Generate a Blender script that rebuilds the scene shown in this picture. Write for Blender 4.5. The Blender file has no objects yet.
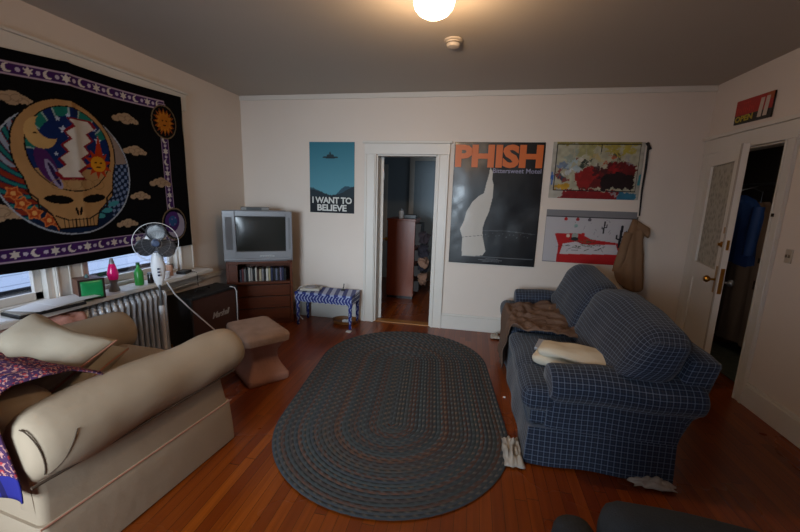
import bpy, bmesh, math, random
import numpy as np
from mathutils import Vector, Matrix, noise

random.seed(7)
SC = bpy.context.scene
COL = SC.collection
PI = math.pi

# ------------------------------------------------------------------ camera
cam_d = bpy.data.cameras.new('camera')
cam = bpy.data.objects.new('camera', cam_d)
COL.objects.link(cam)
r_ = Vector((0.98082672, 0.19260716, 0.02968877))
u_ = Vector((-0.06399867, 0.17444775, 0.98258443))
w_ = Vector((-0.18407366, 0.9656451, -0.18342962))
M = Matrix((r_, u_, -w_)).transposed().to_4x4()
M.translation = Vector((0, 0, 1.558))
cam.matrix_world = M
cam_d.sensor_width = 36
cam_d.lens = 373.25 / 800 * 36
cam_d.clip_start = 0.03
SC.camera = cam

# ------------------------------------------------------------------ world, light, exposure
SC.view_settings.view_transform = 'Standard'
SC.view_settings.look = 'None'
SC.view_settings.gamma = 1
SC.view_settings.use_curve_mapping = False
SC.view_settings.exposure = 0.0
SKY_STRENGTH = 3.6
LAMP_WATTS = 24
REAR_WATTS = 27
LEFT_WATTS = 5
BEDROOM_WATTS = 3
HALL_WATTS = 1.5
world = bpy.data.worlds.new('sky')
SC.world = world
world.use_nodes = True
bg = world.node_tree.nodes['Background']
bg.inputs[0].default_value = (0.62, 0.74, 0.95, 1)
bg.inputs[1].default_value = SKY_STRENGTH

D, L, R, H = 4.359, -2.872, 2.227, 2.6955      # back wall, left wall, right wall, ceiling
FRONT = -1.5


def area(name, loc, rot, sx, sy, watts, color):
    d = bpy.data.lights.new(name, 'AREA')
    d.shape = 'RECTANGLE'; d.size = sx; d.size_y = sy
    d.energy = watts; d.color = color
    o = bpy.data.objects.new(name, d); COL.objects.link(o)
    o.location = loc; o.rotation_euler = rot
    return o


# daylight entering the window behind the camera and the one beyond the left edge
rear = area('daylight_rear_window', (-1.55, FRONT - 0.14, 1.4), (math.radians(79), 0, math.radians(-3)), 1.4, 1.2, REAR_WATTS, (0.73, 0.88, 1.0))
rear.data.spread = math.radians(66)
area('daylight_left_window', (L - 0.16, -0.15, 1.5), (0, -PI / 2, 0), 1.3, 1.0, LEFT_WATTS, (0.82, 0.9, 1.0))
area('bedroom_fill_light', (0.72, 6.0, 1.4), (0, PI / 2, 0), 1.0, 1.0, BEDROOM_WATTS, (0.75, 0.88, 1.0))  # added bluish fill inside the bedroom, whose walls have no window opening
area('hall_fill_light', (2.55, 3.5, 2.3), (0, 0, 0), 0.25, 0.25, HALL_WATTS, (1.0, 0.85, 0.7))  # added fill to lift the coats in the gap, no fitting modelled
lamp_d = bpy.data.lights.new('ceiling_lamp_bulb', 'POINT')
lamp_d.energy = LAMP_WATTS; lamp_d.color = (1.0, 0.65, 0.36); lamp_d.shadow_soft_size = 0.06
lamp_o = bpy.data.objects.new('ceiling_lamp_bulb', lamp_d); COL.objects.link(lamp_o)
lamp_o.location = (-0.285, 2.25, H - 0.2)

# ------------------------------------------------------------------ helpers


def lin(c):
    """'#rrggbb' or 0-1 srgb tuple -> linear rgb"""
    if isinstance(c, str):
        c = [int(c[i:i + 2], 16) / 255 for i in (1, 3, 5)]
    return tuple(x / 12.92 if x <= 0.04045 else ((x + 0.055) / 1.055) ** 2.4 for x in c)


class NT:
    def __init__(s, name):
        s.m = bpy.data.materials.new(name); s.m.use_nodes = True
        s.t = s.m.node_tree; s.n = s.t.nodes; s.l = s.t.links
        s.b = s.n['Principled BSDF']

    def node(s, typ, **k):
        x = s.n.new(typ)
        for a, v in k.items():
            setattr(x, a, v)
        return x

    def math(s, op, a, b=None, c=None):
        x = s.n.new('ShaderNodeMath'); x.operation = op
        for i, v in enumerate((a, b, c)):
            if v is None: continue
            if isinstance(v, (int, float)): x.inputs[i].default_value = v
            else: s.l.new(v, x.inputs[i])
        return x.outputs[0]

    def mix(s, f, a, b):
        x = s.n.new('ShaderNodeMix'); x.data_type = 'RGBA'
        for i, v in ((0, f), (6, a), (7, b)):
            if isinstance(v, (int, float)): x.inputs[i].default_value = v
            elif isinstance(v, tuple): x.inputs[i].default_value = (*v, 1)
            else: s.l.new(v, x.inputs[i])
        return x.outputs[2]

    def noise(s, scale, detail=3, vec=None, rough=0.5):
        x = s.n.new('ShaderNodeTexNoise'); x.inputs['Scale'].default_value = scale
        x.inputs['Detail'].default_value = detail; x.inputs['Roughness'].default_value = rough
        if vec is None:
            tc = s.n.new('ShaderNodeTexCoord'); vec = tc.outputs['Object']
        s.l.new(vec, x.inputs['Vector'])
        return x.outputs['Fac']

    def bump(s, h, strength, dist=0.01):
        x = s.n.new('ShaderNodeBump'); x.inputs['Strength'].default_value = strength
        x.inputs['Distance'].default_value = dist
        s.l.new(h, x.inputs['Height']); s.l.new(x.outputs[0], s.b.inputs['Normal'])

    def color(s, v):
        if isinstance(v, tuple): s.b.inputs['Base Color'].default_value = (*v, 1)
        else: s.l.new(v, s.b.inputs['Base Color'])


MATS = {}


def mat(name, c, rough=0.6, metal=0.0, var=0.0, vscale=6, bump=0.0, bscale=60, spec=0.5, **k):
    if name in MATS: return MATS[name]
    t = NT(name); c = lin(c)
    t.b.inputs['Roughness'].default_value = rough
    t.b.inputs['Metallic'].default_value = metal
    t.b.inputs['Specular IOR Level'].default_value = spec
    if var:
        f = t.noise(vscale, 4)
        t.color(t.mix(f, tuple(x * (1 - var) for x in c), tuple(min(1, x * (1 + var)) for x in c)))
    else:
        t.color(c)
    if bump: t.bump(t.noise(bscale, 4), bump)
    for a, v in k.items():
        t.b.inputs[a].default_value = v
    MATS[name] = t.m
    return t.m


def attr_mat(name, rough=0.6, spec=0.4, bump=0.0, bscale=80, coat=0.0):
    t = NT(name)
    a = t.node('ShaderNodeAttribute', attribute_name='Col')
    t.l.new(a.outputs['Color'], t.b.inputs['Base Color'])
    t.b.inputs['Roughness'].default_value = rough
    t.b.inputs['Specular IOR Level'].default_value = spec
    if coat: t.b.inputs['Coat Weight'].default_value = coat; t.b.inputs['Coat Roughness'].default_value = 0.12
    if bump: t.bump(t.noise(bscale, 3), bump, 0.004)
    return t.m


def tag(o, label=None, cat=None, group=None, kind=None):
    if label: o['label'] = label
    if cat: o['category'] = cat
    if group: o['group'] = group
    if kind: o['kind'] = kind
    return o


def thing(name, label, cat, loc=(0, 0, 0), rz=0, group=None, rot=None):
    o = bpy.data.objects.new(name, None); COL.objects.link(o)
    o.empty_display_size = 0.1
    o.location = loc
    o.rotation_euler = rot if rot else (0, 0, rz)
    return tag(o, label, cat, group)


def link(name, me, m, parent=None, loc=None, rot=None):
    o = bpy.data.objects.new(name, me); COL.objects.link(o)
    if m is not None:
        me.materials.clear()
        for x in (m if isinstance(m, (list, tuple)) else [m]): me.materials.append(x)
    if parent: o.parent = parent
    if loc: o.location = loc
    if rot: o.rotation_euler = rot
    return o


def obj(name, bm, m, parent=None, smooth=True, loc=None, rot=None, bevel=0, angle=40):
    bmesh.ops.recalc_face_normals(bm, faces=bm.faces)
    me = bpy.data.meshes.new(name); bm.to_mesh(me); bm.free()
    o = link(name, me, m, parent, loc, rot)
    if smooth:
        me.polygons.foreach_set('use_smooth', [True] * len(me.polygons))
        me.set_sharp_from_angle(angle=math.radians(angle))
    if bevel:
        b = o.modifiers.new('bevel', 'BEVEL'); b.width = bevel; b.segments = 2; b.limit_method = 'ANGLE'
        b.angle_limit = math.radians(40)
    return o


def B():
    return bmesh.new()


def box(bm, x0, x1, y0, y1, z0, z1, mi=0):
    v = [bm.verts.new(p) for p in ((x0, y0, z0), (x1, y0, z0), (x1, y1, z0), (x0, y1, z0),
                                   (x0, y0, z1), (x1, y0, z1), (x1, y1, z1), (x0, y1, z1))]
    for f in ((3, 2, 1, 0), (4, 5, 6, 7), (0, 1, 5, 4), (1, 2, 6, 5), (2, 3, 7, 6), (3, 0, 4, 7)):
        fc = bm.faces.new([v[i] for i in f]); fc.material_index = mi
    return bm


def boxbm(*a):
    return box(B(), *a)


def tube(bm, pts, rad, seg=8, closed=False, caps=True):
    pts = [Vector(p) for p in pts]; n = len(pts)
    rads = rad if isinstance(rad, (list, tuple)) else [rad] * n
    rings = []
    prev = None
    for i, p in enumerate(pts):
        if closed: t = pts[(i + 1) % n] - pts[i - 1]
        else: t = pts[min(i + 1, n - 1)] - pts[max(i - 1, 0)]
        t.normalize()
        if prev is None:
            a = Vector((0, 0, 1)) if abs(t.z) < 0.9 else Vector((1, 0, 0))
            x = t.cross(a).normalized()
        else:
            x = (prev - t * prev.dot(t)).normalized()
        prev = x; y = t.cross(x)
        rings.append([bm.verts.new(p + (x * math.cos(2 * PI * k / seg) + y * math.sin(2 * PI * k / seg)) * rads[i]) for k in range(seg)])
    m = n if closed else n - 1
    for i in range(m):
        a, b = rings[i], rings[(i + 1) % n]
        for k in range(seg):
            bm.faces.new((a[k], a[(k + 1) % seg], b[(k + 1) % seg], b[k]))
    if caps and not closed:
        bm.faces.new(list(reversed(rings[0]))); bm.faces.new(rings[-1])
    return bm


def lathe(bm, prof, seg=24, c=(0, 0, 0), axis='z'):
    rings = []
    for r, z in prof:
        rr = []
        for k in range(seg):
            a = 2 * PI * k / seg
            p = (r * math.cos(a), r * math.sin(a), z)
            if axis == 'y': p = (p[0], p[2], p[1])
            if axis == 'x': p = (p[2], p[0], p[1])
            rr.append(bm.verts.new((p[0] + c[0], p[1] + c[1], p[2] + c[2])))
        rings.append(rr)
    for a, b in zip(rings, rings[1:]):
        for k in range(seg):
            bm.faces.new((a[k], a[(k + 1) % seg], b[(k + 1) % seg], b[k]))
    bm.faces.new(list(reversed(rings[0]))); bm.faces.new(rings[-1])
    return bm


def loft(bm, secs, cap=True, uv=False):
    """secs: list of closed loops (same count) of 3D points"""
    rings = [[bm.verts.new(p) for p in s] for s in secs]
    n = len(rings[0])
    uvl = bm.loops.layers.uv.verify() if uv else None
    per = [0.0]
    for i in range(n):
        per.append(per[-1] + (Vector(secs[len(secs) // 2][i]) - Vector(secs[len(secs) // 2][(i + 1) % n])).length)
    ln = 0
    for i, (a, b) in enumerate(zip(rings, rings[1:])):
        step = (sum((Vector(p) for p in secs[i]), Vector()) / n - sum((Vector(p) for p in secs[i + 1]), Vector()) / n).length
        for k in range(n):
            f = bm.faces.new((a[k], a[(k + 1) % n], b[(k + 1) % n], b[k]))
            if uv:
                for lp, c in zip(f.loops, ((per[k], ln), (per[k + 1], ln), (per[k + 1], ln + step), (per[k], ln + step))):
                    lp[uvl].uv = c
        ln += step
    if cap:
        for ring in (rings[0], rings[-1]):
            f = bm.faces.new(ring)
            if uv:
                f.normal_update(); nn = f.normal
                ax = [0, 1, 2]; ax.remove(max(ax, key=lambda q: abs(nn[q])))
                for lp in f.loops: lp[uvl].uv = (lp.vert.co[ax[0]], lp.vert.co[ax[1]])
    return bm


def rbox(sx, sy, sz, r=0.03, n=10, puff=(0, 0, 0), fn=None, uv=True, c=(0, 0, 0)):
    """rounded (and puffed) box with box-projected uv in metres; centred"""
    bm = B()
    bmesh.ops.create_cube(bm, size=2)
    bmesh.ops.subdivide_edges(bm, edges=bm.edges, cuts=n, use_grid_fill=True)
    h = Vector((sx / 2, sy / 2, sz / 2)); r = min(r, min(h) * 0.999)
    uvl = bm.loops.layers.uv.verify()
    if uv:
        for f in bm.faces:
            f.normal_update(); nn = f.normal
            a = max((0, 1, 2), key=lambda q: abs(nn[q]))
            ax = [0, 1, 2]; ax.remove(a)
            for lp in f.loops:
                co = lp.vert.co
                q = [co[i] * h[i] for i in range(3)]
                lp[uvl].uv = (q[ax[0]], q[ax[1]]) if a != 0 else (q[1], q[2])
    for v in bm.verts:
        t = v.co.copy()
        # spread grid so that corners get detail
        p = Vector([t[i] * h[i] for i in range(3)])
        inner = Vector([max(-(h[i] - r), min(h[i] - r, p[i])) for i in range(3)])
        d = p - inner
        if d.length > 1e-9: q = inner + d.normalized() * r
        else: q = p
        for i in range(3):
            if puff[i] and abs(t[i]) > 0.99:
                j, k = [x for x in range(3) if x != i]
                q[i] += math.copysign(puff[i], t[i]) * (1 - t[j] ** 2) * (1 - t[k] ** 2)
        if fn: q = fn(q, t)
        v.co = q + Vector(c)
    return bm


def wob(p, s=4, a=0.01, seed=0):
    return (noise.noise(Vector(p) * s + Vector((seed * 7.3, seed * 3.1, seed))) ) * a


def sheet(fn, nu, nv, uv=None):
    """grid surface fn(u,v)->xyz in 0..1"""
    bm = B(); uvl = bm.loops.layers.uv.verify()
    vs = [[bm.verts.new(fn(i / nu, j / nv)) for j in range(nv + 1)] for i in range(nu + 1)]
    for i in range(nu):
        for j in range(nv):
            f = bm.faces.new((vs[i][j], vs[i + 1][j], vs[i + 1][j + 1], vs[i][j + 1]))
            if uv:
                for lp, (a, b) in zip(f.loops, ((i, j), (i + 1, j), (i + 1, j + 1), (i, j + 1))):
                    lp[uvl].uv = (a / nu * uv[0], b / nv * uv[1])
    return bm


def cloth(name, fn, nu, nv, m, parent=None, thick=0.006, uv=None):
    o = obj(name, sheet(fn, nu, nv, uv), m, parent, angle=180)
    s = o.modifiers.new('thickness', 'SOLIDIFY'); s.thickness = thick; s.offset = 0
    return o


def text(name, s, size, m, parent, loc, width=None, height=None, rot=(PI / 2, 0, 0), bold=0.0, ext=0.0006, shear=0, align='LEFT', space=1.0):
    cu = bpy.data.curves.new(name, 'FONT'); cu.body = s; cu.size = size
    cu.extrude = ext; cu.offset = bold; cu.shear = shear; cu.space_character = space
    cu.resolution_u = 3
    t = bpy.data.objects.new('tmp', cu); COL.objects.link(t)
    bpy.context.view_layer.update()
    me = bpy.data.meshes.new_from_object(t)
    bpy.data.objects.remove(t)
    xs = [v.co.x for v in me.vertices]; ys = [v.co.y for v in me.vertices]
    w = max(xs) - min(xs); hh = max(ys) - min(ys)
    fx = width / w if width else (height / hh if height else 1)
    fy = height / hh if height else fx
    for v in me.vertices:
        v.co.x = (v.co.x - min(xs)) * fx; v.co.y = (v.co.y - min(ys)) * fy
        if align == 'CENTER': v.co.x -= w * fx / 2
    return link(name, me, m, parent, loc, rot)


# ---------- printed flat things: a fine grid with a painted colour pattern
class Paint:
    def __init__(s, w, h, px=0.006, base='#000000'):
        s.w, s.h = w, h
        s.nx, s.ny = int(w / px), int(h / px)
        s.U, s.V = np.meshgrid(np.linspace(0, w, s.nx + 1), np.linspace(0, h, s.ny + 1), indexing='ij')
        s.C = np.ones((s.nx + 1, s.ny + 1, 3)) * np.array(lin(base))

    def fill(s, mask, c, a=1.0):
        c = np.array(lin(c))
        s.C[mask] = s.C[mask] * (1 - a) + c * a

    def ell(s, cx, cy, rx, ry, rot=0):
        c, q = math.cos(rot), math.sin(rot)
        x = s.U - cx; y = s.V - cy
        return ((x * c + y * q) / rx) ** 2 + ((-x * q + y * c) / ry) ** 2

    def poly(s, pts):
        m = np.zeros_like(s.U, bool)
        n = len(pts)
        for i in range(n):
            (x1, y1), (x2, y2) = pts[i], pts[(i + 1) % n]
            if y1 == y2: continue
            c = ((y1 > s.V) != (y2 > s.V)) & (s.U < (x2 - x1) * (s.V - y1) / (y2 - y1) + x1)
            m ^= c
        return m

    def rect(s, x0, x1, y0, y1):
        return (s.U >= x0) & (s.U <= x1) & (s.V >= y0) & (s.V <= y1)

    def line(s, pts, wd):
        m = np.zeros_like(s.U, bool)
        for (x1, y1), (x2, y2) in zip(pts, pts[1:]):
            dx, dy = x2 - x1, y2 - y1; q = dx * dx + dy * dy + 1e-12
            t = np.clip(((s.U - x1) * dx + (s.V - y1) * dy) / q, 0, 1)
            m |= (s.U - x1 - t * dx) ** 2 + (s.V - y1 - t * dy) ** 2 < (wd / 2) ** 2
        return m

    def star(s, cx, cy, r, n=5, inner=0.45, rot=PI / 2):
        pts = []
        for k in range(2 * n):
            q = r if k % 2 == 0 else r * inner
            a = rot + PI * k / n
            pts.append((cx + q * math.cos(a), cy + q * math.sin(a)))
        return s.poly(pts)

    def warp(s, amp, sc, seed=0, mask=None):
        du = (npnoise(s.U, s.V, sc, seed) + .5 * npnoise(s.U, s.V, sc * 3, seed + 2)) * amp
        dv = (npnoise(s.U, s.V, sc, seed + 1) + .5 * npnoise(s.U, s.V, sc * 3, seed + 3)) * amp
        i = np.clip(((s.U + du) / s.w * s.nx).round().astype(int), 0, s.nx)
        j = np.clip(((s.V + dv) / s.h * s.ny).round().astype(int), 0, s.ny)
        C = s.C[i, j]
        s.C = C if mask is None else np.where(mask[..., None], C, s.C)

    def mesh(s, name, m, parent, depth=None, shape=None, loc=(0, 0, 0)):
        nx, ny = s.nx + 1, s.ny + 1
        X, Z = s.U.copy(), s.V.copy()
        Y = np.zeros_like(X)
        if depth is not None: Y = -depth(s.U, s.V)
        if shape is not None: X, Z = shape(s.U, s.V)
        co = np.stack([X, Y, Z], -1).reshape(-1, 3)
        i = np.arange(nx * ny).reshape(nx, ny)
        q = np.stack([i[:-1, :-1], i[1:, :-1], i[1:, 1:], i[:-1, 1:]], -1).reshape(-1, 4)
        me = bpy.data.meshes.new(name)
        me.vertices.add(len(co)); me.vertices.foreach_set('co', co.ravel())
        me.loops.add(q.size); me.loops.foreach_set('vertex_index', q.ravel())
        me.polygons.add(len(q)); me.polygons.foreach_set('loop_start', np.arange(0, q.size, 4))
        me.update(calc_edges=True)
        me.polygons.foreach_set('use_smooth', [True] * len(q))
        a = me.color_attributes.new('Col', 'FLOAT_COLOR', 'POINT')
        c = np.ones((nx * ny, 4)); c[:, :3] = s.C.reshape(-1, 3)
        a.data.foreach_set('color', c.ravel())
        return link(name, me, m, parent, loc)


def npnoise(X, Y, s, seed=0):
    """cheap smooth value noise -1..1"""
    rs = np.random.RandomState(seed); g = rs.uniform(-1, 1, (64, 64))
    x = X * s; y = Y * s
    xi = np.floor(x).astype(int); yi = np.floor(y).astype(int)
    fx = x - xi; fy = y - yi; fx = fx * fx * (3 - 2 * fx); fy = fy * fy * (3 - 2 * fy)
    G = lambda a, b: g[a % 64, b % 64]
    return (G(xi, yi) * (1 - fx) + G(xi + 1, yi) * fx) * (1 - fy) + (G(xi, yi + 1) * (1 - fx) + G(xi + 1, yi + 1) * fx) * fy


# ------------------------------------------------------------------ materials
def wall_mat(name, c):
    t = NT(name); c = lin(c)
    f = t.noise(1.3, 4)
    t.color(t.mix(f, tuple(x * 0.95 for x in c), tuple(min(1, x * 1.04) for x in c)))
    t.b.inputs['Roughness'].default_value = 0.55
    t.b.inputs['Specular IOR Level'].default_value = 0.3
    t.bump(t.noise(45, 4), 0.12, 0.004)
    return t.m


WALL = wall_mat('painted_plaster', '#d9cdc2')
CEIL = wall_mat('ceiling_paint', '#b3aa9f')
TRIM = mat('white_trim_paint', '#d2cdc5', 0.38, var=0.05, vscale=3)
BEDW = wall_mat('bluegrey_plaster', '#8f9da8')

# strip oak floor, boards along y
t = NT('wood_floor')
tc = t.node('ShaderNodeTexCoord'); sp = t.node('ShaderNodeSeparateXYZ'); t.l.new(tc.outputs['Object'], sp.inputs[0])
bx = t.math('DIVIDE', sp.outputs[0], 0.062)
bi = t.math('FLOOR', bx); bf = t.math('FRACT', bx)
wn = t.node('ShaderNodeTexWhiteNoise', noise_dimensions='1D'); t.l.new(bi, wn.inputs['W'])
yo = t.math('ADD', sp.outputs[1], t.math('MULTIPLY', wn.outputs['Value'], 3.0))
yb = t.math('DIVIDE', yo, 1.15); yi = t.math('FLOOR', yb); yf = t.math('FRACT', yb)
cmb = t.node('ShaderNodeCombineXYZ'); t.l.new(bi, cmb.inputs[0]); t.l.new(yi, cmb.inputs[1])
wn2 = t.node('ShaderNodeTexWhiteNoise', noise_dimensions='2D'); t.l.new(cmb.outputs[0], wn2.inputs['Vector'])
mp = t.node('ShaderNodeMapping'); t.l.new(tc.outputs['Object'], mp.inputs[0]); mp.inputs['Scale'].default_value = (38, 1.6, 1)
gr = t.noise(1.0, 6, mp.outputs[0], 0.6)
c1 = t.mix(wn2.outputs['Value'], lin('#74300a'), lin('#a85414'))
c2 = t.mix(gr, lin('#5c2307'), c1)
seam = t.math('MAXIMUM', t.math('LESS_THAN', bf, 0.045), t.math('LESS_THAN', yf, 0.004))
worn = t.noise(0.9, 4)
c3 = t.mix(t.math('MULTIPLY', seam, 0.75), c2, lin('#2b1204'))
t.color(c3)
t.l.new(t.math('ADD', t.math('MULTIPLY', worn, 0.25), 0.16), t.b.inputs['Roughness'])
t.bump(t.math('SUBTRACT', t.math('MULTIPLY', gr, 0.25), seam), 0.25, 0.002)
t.b.inputs['Specular IOR Level'].default_value = 0.45
FLOOR = t.m

# navy plaid upholstery
def plaid(name, base, l1, l2, step=0.045, wide=0.16):
    t = NT(name)
    tc = t.node('ShaderNodeTexCoord'); sp = t.node('ShaderNodeSeparateXYZ'); t.l.new(tc.outputs['UV'], sp.inputs[0])
    ln = []
    for k in (0, 1):
        q = t.math('FRACT', t.math('ADD', t.math('DIVIDE', sp.outputs[k], step), 100.0))
        a = t.math('LESS_THAN', q, wide)
        q2 = t.math('FRACT', t.math('ADD', t.math('DIVIDE', sp.outputs[k], step), 100.45))
        ln.append((a, t.math('LESS_THAN', q2, wide * 0.8)))
    c = lin(base)
    c = t.mix(t.math('MULTIPLY', ln[0][1], 0.30), c, lin(l2))
    c = t.mix(t.math('MULTIPLY', ln[1][1], 0.30), c, lin(l2))
    c = t.mix(t.math('MULTIPLY', ln[0][0], 0.42), c, lin(l1))
    c = t.mix(t.math('MULTIPLY', ln[1][0], 0.42), c, lin(l1))
    t.color(c); t.b.inputs['Roughness'].default_value = 0.92
    t.b.inputs['Specular IOR Level'].default_value = 0.15
    t.bump(t.noise(300, 2), 0.25, 0.003)
    t.b.inputs['Sheen Weight'].default_value = 0.15
    return t.m


PLAID = plaid('navy_plaid', '#212a3c', '#7c8798', '#4c4848', .032, .15)
BEIGE = mat('beige_slipcover', '#a3907a', 0.9, var=0.06, bump=0.25, bscale=12, spec=0.15)
PIPING = mat('rust_piping', '#a5705a', 0.9)
CREAM = mat('cream_cloth', '#d3cab6', 0.9, var=0.05, bump=0.3, bscale=20, spec=0.15)
BROWNB = mat('brown_blanket', '#6f5a4e', 0.95, var=0.18, vscale=9, bump=0.6, bscale=70, spec=0.1)
WOODM = NT('mahogany_veneer')
_m = WOODM.node('ShaderNodeMapping'); _t = WOODM.node('ShaderNodeTexCoord'); WOODM.l.new(_t.outputs['Object'], _m.inputs[0])
_m.inputs['Scale'].default_value = (2, 2, 26)
WOODM.color(WOODM.mix(WOODM.noise(1.5, 5, _m.outputs[0]), lin('#3c1b0e'), lin('#6c3519')))
WOODM.b.inputs['Roughness'].default_value = 0.35
WOOD = WOODM.m
BLACKP = mat('black_plastic', '#0c0c0d', 0.4)
DARKV = mat('black_vinyl', '#111113', 0.5, bump=0.4, bscale=220)
WHITEP = mat('white_plastic', '#d5d5d8', 0.35)
SILVERP = mat('silver_plastic', '#87888c', 0.35, 0.25)
STEEL = mat('grey_steel', '#77797c', 0.35, 0.8)
BRASS = mat('brass', '#a87a33', 0.28, 1.0, var=0.2, vscale=40)
RADM = mat('silver_radiator_paint', '#c4c7cc', 0.3, 0.3, var=0.12, vscale=12)
PAPER = mat('white_paper', '#dedede', 0.8)

# ------------------------------------------------------------------ setting
def struct(name, bm, m, **k):
    o = obj(name, bm, m, smooth=False, **k); o['kind'] = 'structure'; return o


def wall(name, axis, pos, thick, a0, a1, holes, m, z0=0, z1=H):
    """axis 'x': wall lies in plane x=pos..pos+thick spanning y a0..a1;  holes: (b0,b1,z0,z1)"""
    cuts = sorted({a0, a1, *[h[0] for h in holes], *[h[1] for h in holes]})
    bm = B()
    for c0, c1 in zip(cuts, cuts[1:]):
        zs = [(z0, z1)]
        for h in holes:
            if h[0] <= c0 + 1e-6 and h[1] >= c1 - 1e-6:
                zs = [(p, q) for lo, hi in zs for p, q in ((lo, min(hi, h[2])), (max(lo, h[3]), hi)) if q - p > 1e-4]
        for lo, hi in zs:
            if axis == 'x': box(bm, min(pos, pos + thick), max(pos, pos + thick), c0, c1, lo, hi)
            else: box(bm, c0, c1, min(pos, pos + thick), max(pos, pos + thick), lo, hi)
    return struct(name, bm, m)


T = 0.12
struct('floor', boxbm(L - T, 3.7, FRONT - T, 7.4, -0.1, 0), FLOOR)
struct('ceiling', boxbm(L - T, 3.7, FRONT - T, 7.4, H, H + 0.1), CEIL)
DO = (-1.146, -0.437, 2.03)          # bedroom doorway in the back wall
wall('wall_back', 'y', D, T, L - T, R + T, [(DO[0], DO[1], 0, DO[2])], WALL)
WZ0, WZ1 = 0.76, 2.3
WIN = [(-0.75, 0.45), (0.95, 2.03), (2.27, 3.2)]
wall('wall_left', 'x', L, -T, FRONT, D, [(a, b, WZ0, WZ1) for a, b in WIN], WALL)
RD = (3.345, 4.2, 2.05)               # entrance doorway in the right wall
wall('wall_right', 'x', R, T, FRONT, D, [(RD[0], RD[1], 0, RD[2])], WALL)
wall('wall_front', 'y', FRONT, -T, L - T, R + T, [(-2.3, -0.8, 0.8, 2.15)], WALL)
# bedroom behind the doorway
wall('wall_bedroom_back', 'y', 6.95, T, -2.3, 0.9, [], BEDW)
wall('wall_bedroom_left', 'x', -1.78, -T, D + T, 6.95, [], BEDW)
wall('wall_bedroom_right', 'x', 0.8, T, D + T, 6.95, [], BEDW)
# closet / hall behind the entrance door
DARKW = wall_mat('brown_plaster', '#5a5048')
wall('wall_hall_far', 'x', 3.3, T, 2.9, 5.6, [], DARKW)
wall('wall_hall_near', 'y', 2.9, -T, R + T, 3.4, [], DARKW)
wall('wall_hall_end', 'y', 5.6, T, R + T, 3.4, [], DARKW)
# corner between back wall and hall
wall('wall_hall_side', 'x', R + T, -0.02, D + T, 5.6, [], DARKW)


def trim(n, bm, m=TRIM, bevel=0.004):
    o = obj('trim_%d' % n, bm, m, smooth=False, bevel=bevel); o['kind'] = 'structure'; return o


def casing_back(n, y, sgn, x0, x1, zt):
    bm = B(); cw = 0.135; d = 0.022 * sgn
    ya, yb = sorted((y, y - d))
    box(bm, x0 - cw, x0, ya, yb, 0, zt); box(bm, x1, x1 + cw, ya, yb, 0, zt)
    ya2, yb2 = sorted((y, y - d * 1.25))
    box(bm, x0 - cw - 0.005, x1 + cw + 0.005, ya2, yb2, zt, zt + 0.12)
    ya3, yb3 = sorted((y, y - d * 2.0))
    box(bm, x0 - cw - 0.025, x1 + cw + 0.025, ya3, yb3, zt + 0.12, zt + 0.145)
    # moulded inner step
    ya4, yb4 = sorted((y - d, y - d * 1.5))
    box(bm, x0 - cw, x0 - cw + 0.025, ya4, yb4, 0, zt); box(bm, x1 + cw - 0.025, x1 + cw, ya4, yb4, 0, zt)
    box(bm, x0 - 0.03, x0 - 0.012, ya4, yb4, 0, zt); box(bm, x1 + 0.012, x1 + 0.03, ya4, yb4, 0, zt)
    return trim(n, bm)


casing_back(1, D, 1, DO[0], DO[1], DO[2])
# jamb lining of the doorway
bm = B()
box(bm, DO[0], DO[0] + 0.018, D, D + T, 0, DO[2]); box(bm, DO[1] - 0.018, DO[1], D, D + T, 0, DO[2])
box(bm, DO[0], DO[1], D, D + T, DO[2] - 0.018, DO[2])
trim(2, bm)
# bedroom door standing open against the room beyond (seen edge-on)
d1 = thing('door_1', None, None, (DO[0] + 0.018, D + T + 0.01, 0.01), math.radians(13.5)); d1['kind'] = 'structure'
obj('leaf', boxbm(0.0, 0.04, 0.0, 0.70, 0, 2.0), TRIM, d1, smooth=False, bevel=0.003)
bm = B(); lathe(bm, [(0.008, 0), (0.008, 0.03), (0.026, 0.04), (0.03, 0.055), (0.02, 0.07)], 16, (0.04, 0.64, 0.95), 'x')
obj('door_knob', bm, BRASS, d1)
for z in (0.25, 1.75):
    obj('hinge', boxbm(0.04, 0.046, 0.0, 0.03, z, z + 0.09), STEEL, d1)
# threshold
trim(3, boxbm(DO[0], DO[1], D, D + T, 0, 0.012), mat('oak_threshold', '#a26a30', 0.4))
# crown strip under the ceiling
trim(4, boxbm(L, R, D - 0.018, D, H - 0.055, H))
# right door casing
bm = B()
for a, b in ((RD[0] - 0.11, RD[0]), (RD[1], D - 0.005)):
    box(bm, R - 0.022, R, a, b, 0, RD[2])
box(bm, R - 0.032, R - 0.022, RD[0] - 0.11, RD[0] - 0.085, 0, RD[2]); box(bm, R - 0.03, R - 0.022, RD[0] - 0.03, RD[0] - 0.012, 0, RD[2])
box(bm, R - 0.028, R, RD[0] - 0.12, D - 0.003, RD[2], RD[2] + 0.13)
box(bm, R - 0.05, R, RD[0] - 0.15, D - 0.001, RD[2] + 0.13, RD[2] + 0.16)
trim(5, bm)
bm = B()
box(bm, R, R + T, RD[0], RD[0] + 0.015, 0, RD[2]); box(bm, R, R + T, RD[1] - 0.015, RD[1], 0, RD[2]); box(bm, R, R + T, RD[0], RD[1], RD[2] - 0.015, RD[2])
trim(6, bm)
# strike plates in the jamb
bm = B(); box(bm, R - 0.034, R - 0.021, RD[0] - 0.012, RD[0] + 0.002, 0.92, 0.99); box(bm, R - 0.034, R - 0.021, RD[0] - 0.010, RD[0] + 0.002, 1.13, 1.17)
box(bm, R - 0.033, R - 0.021, RD[0] - 0.045, RD[0] - 0.03, 1.49, 1.515)
tag(obj('strike_plates', bm, mat('dark_brass', '#3a2d1c', 0.4, 0.8), smooth=False), kind='structure'); bpy.data.objects['strike_plates'].name = 'trim_7'


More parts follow.
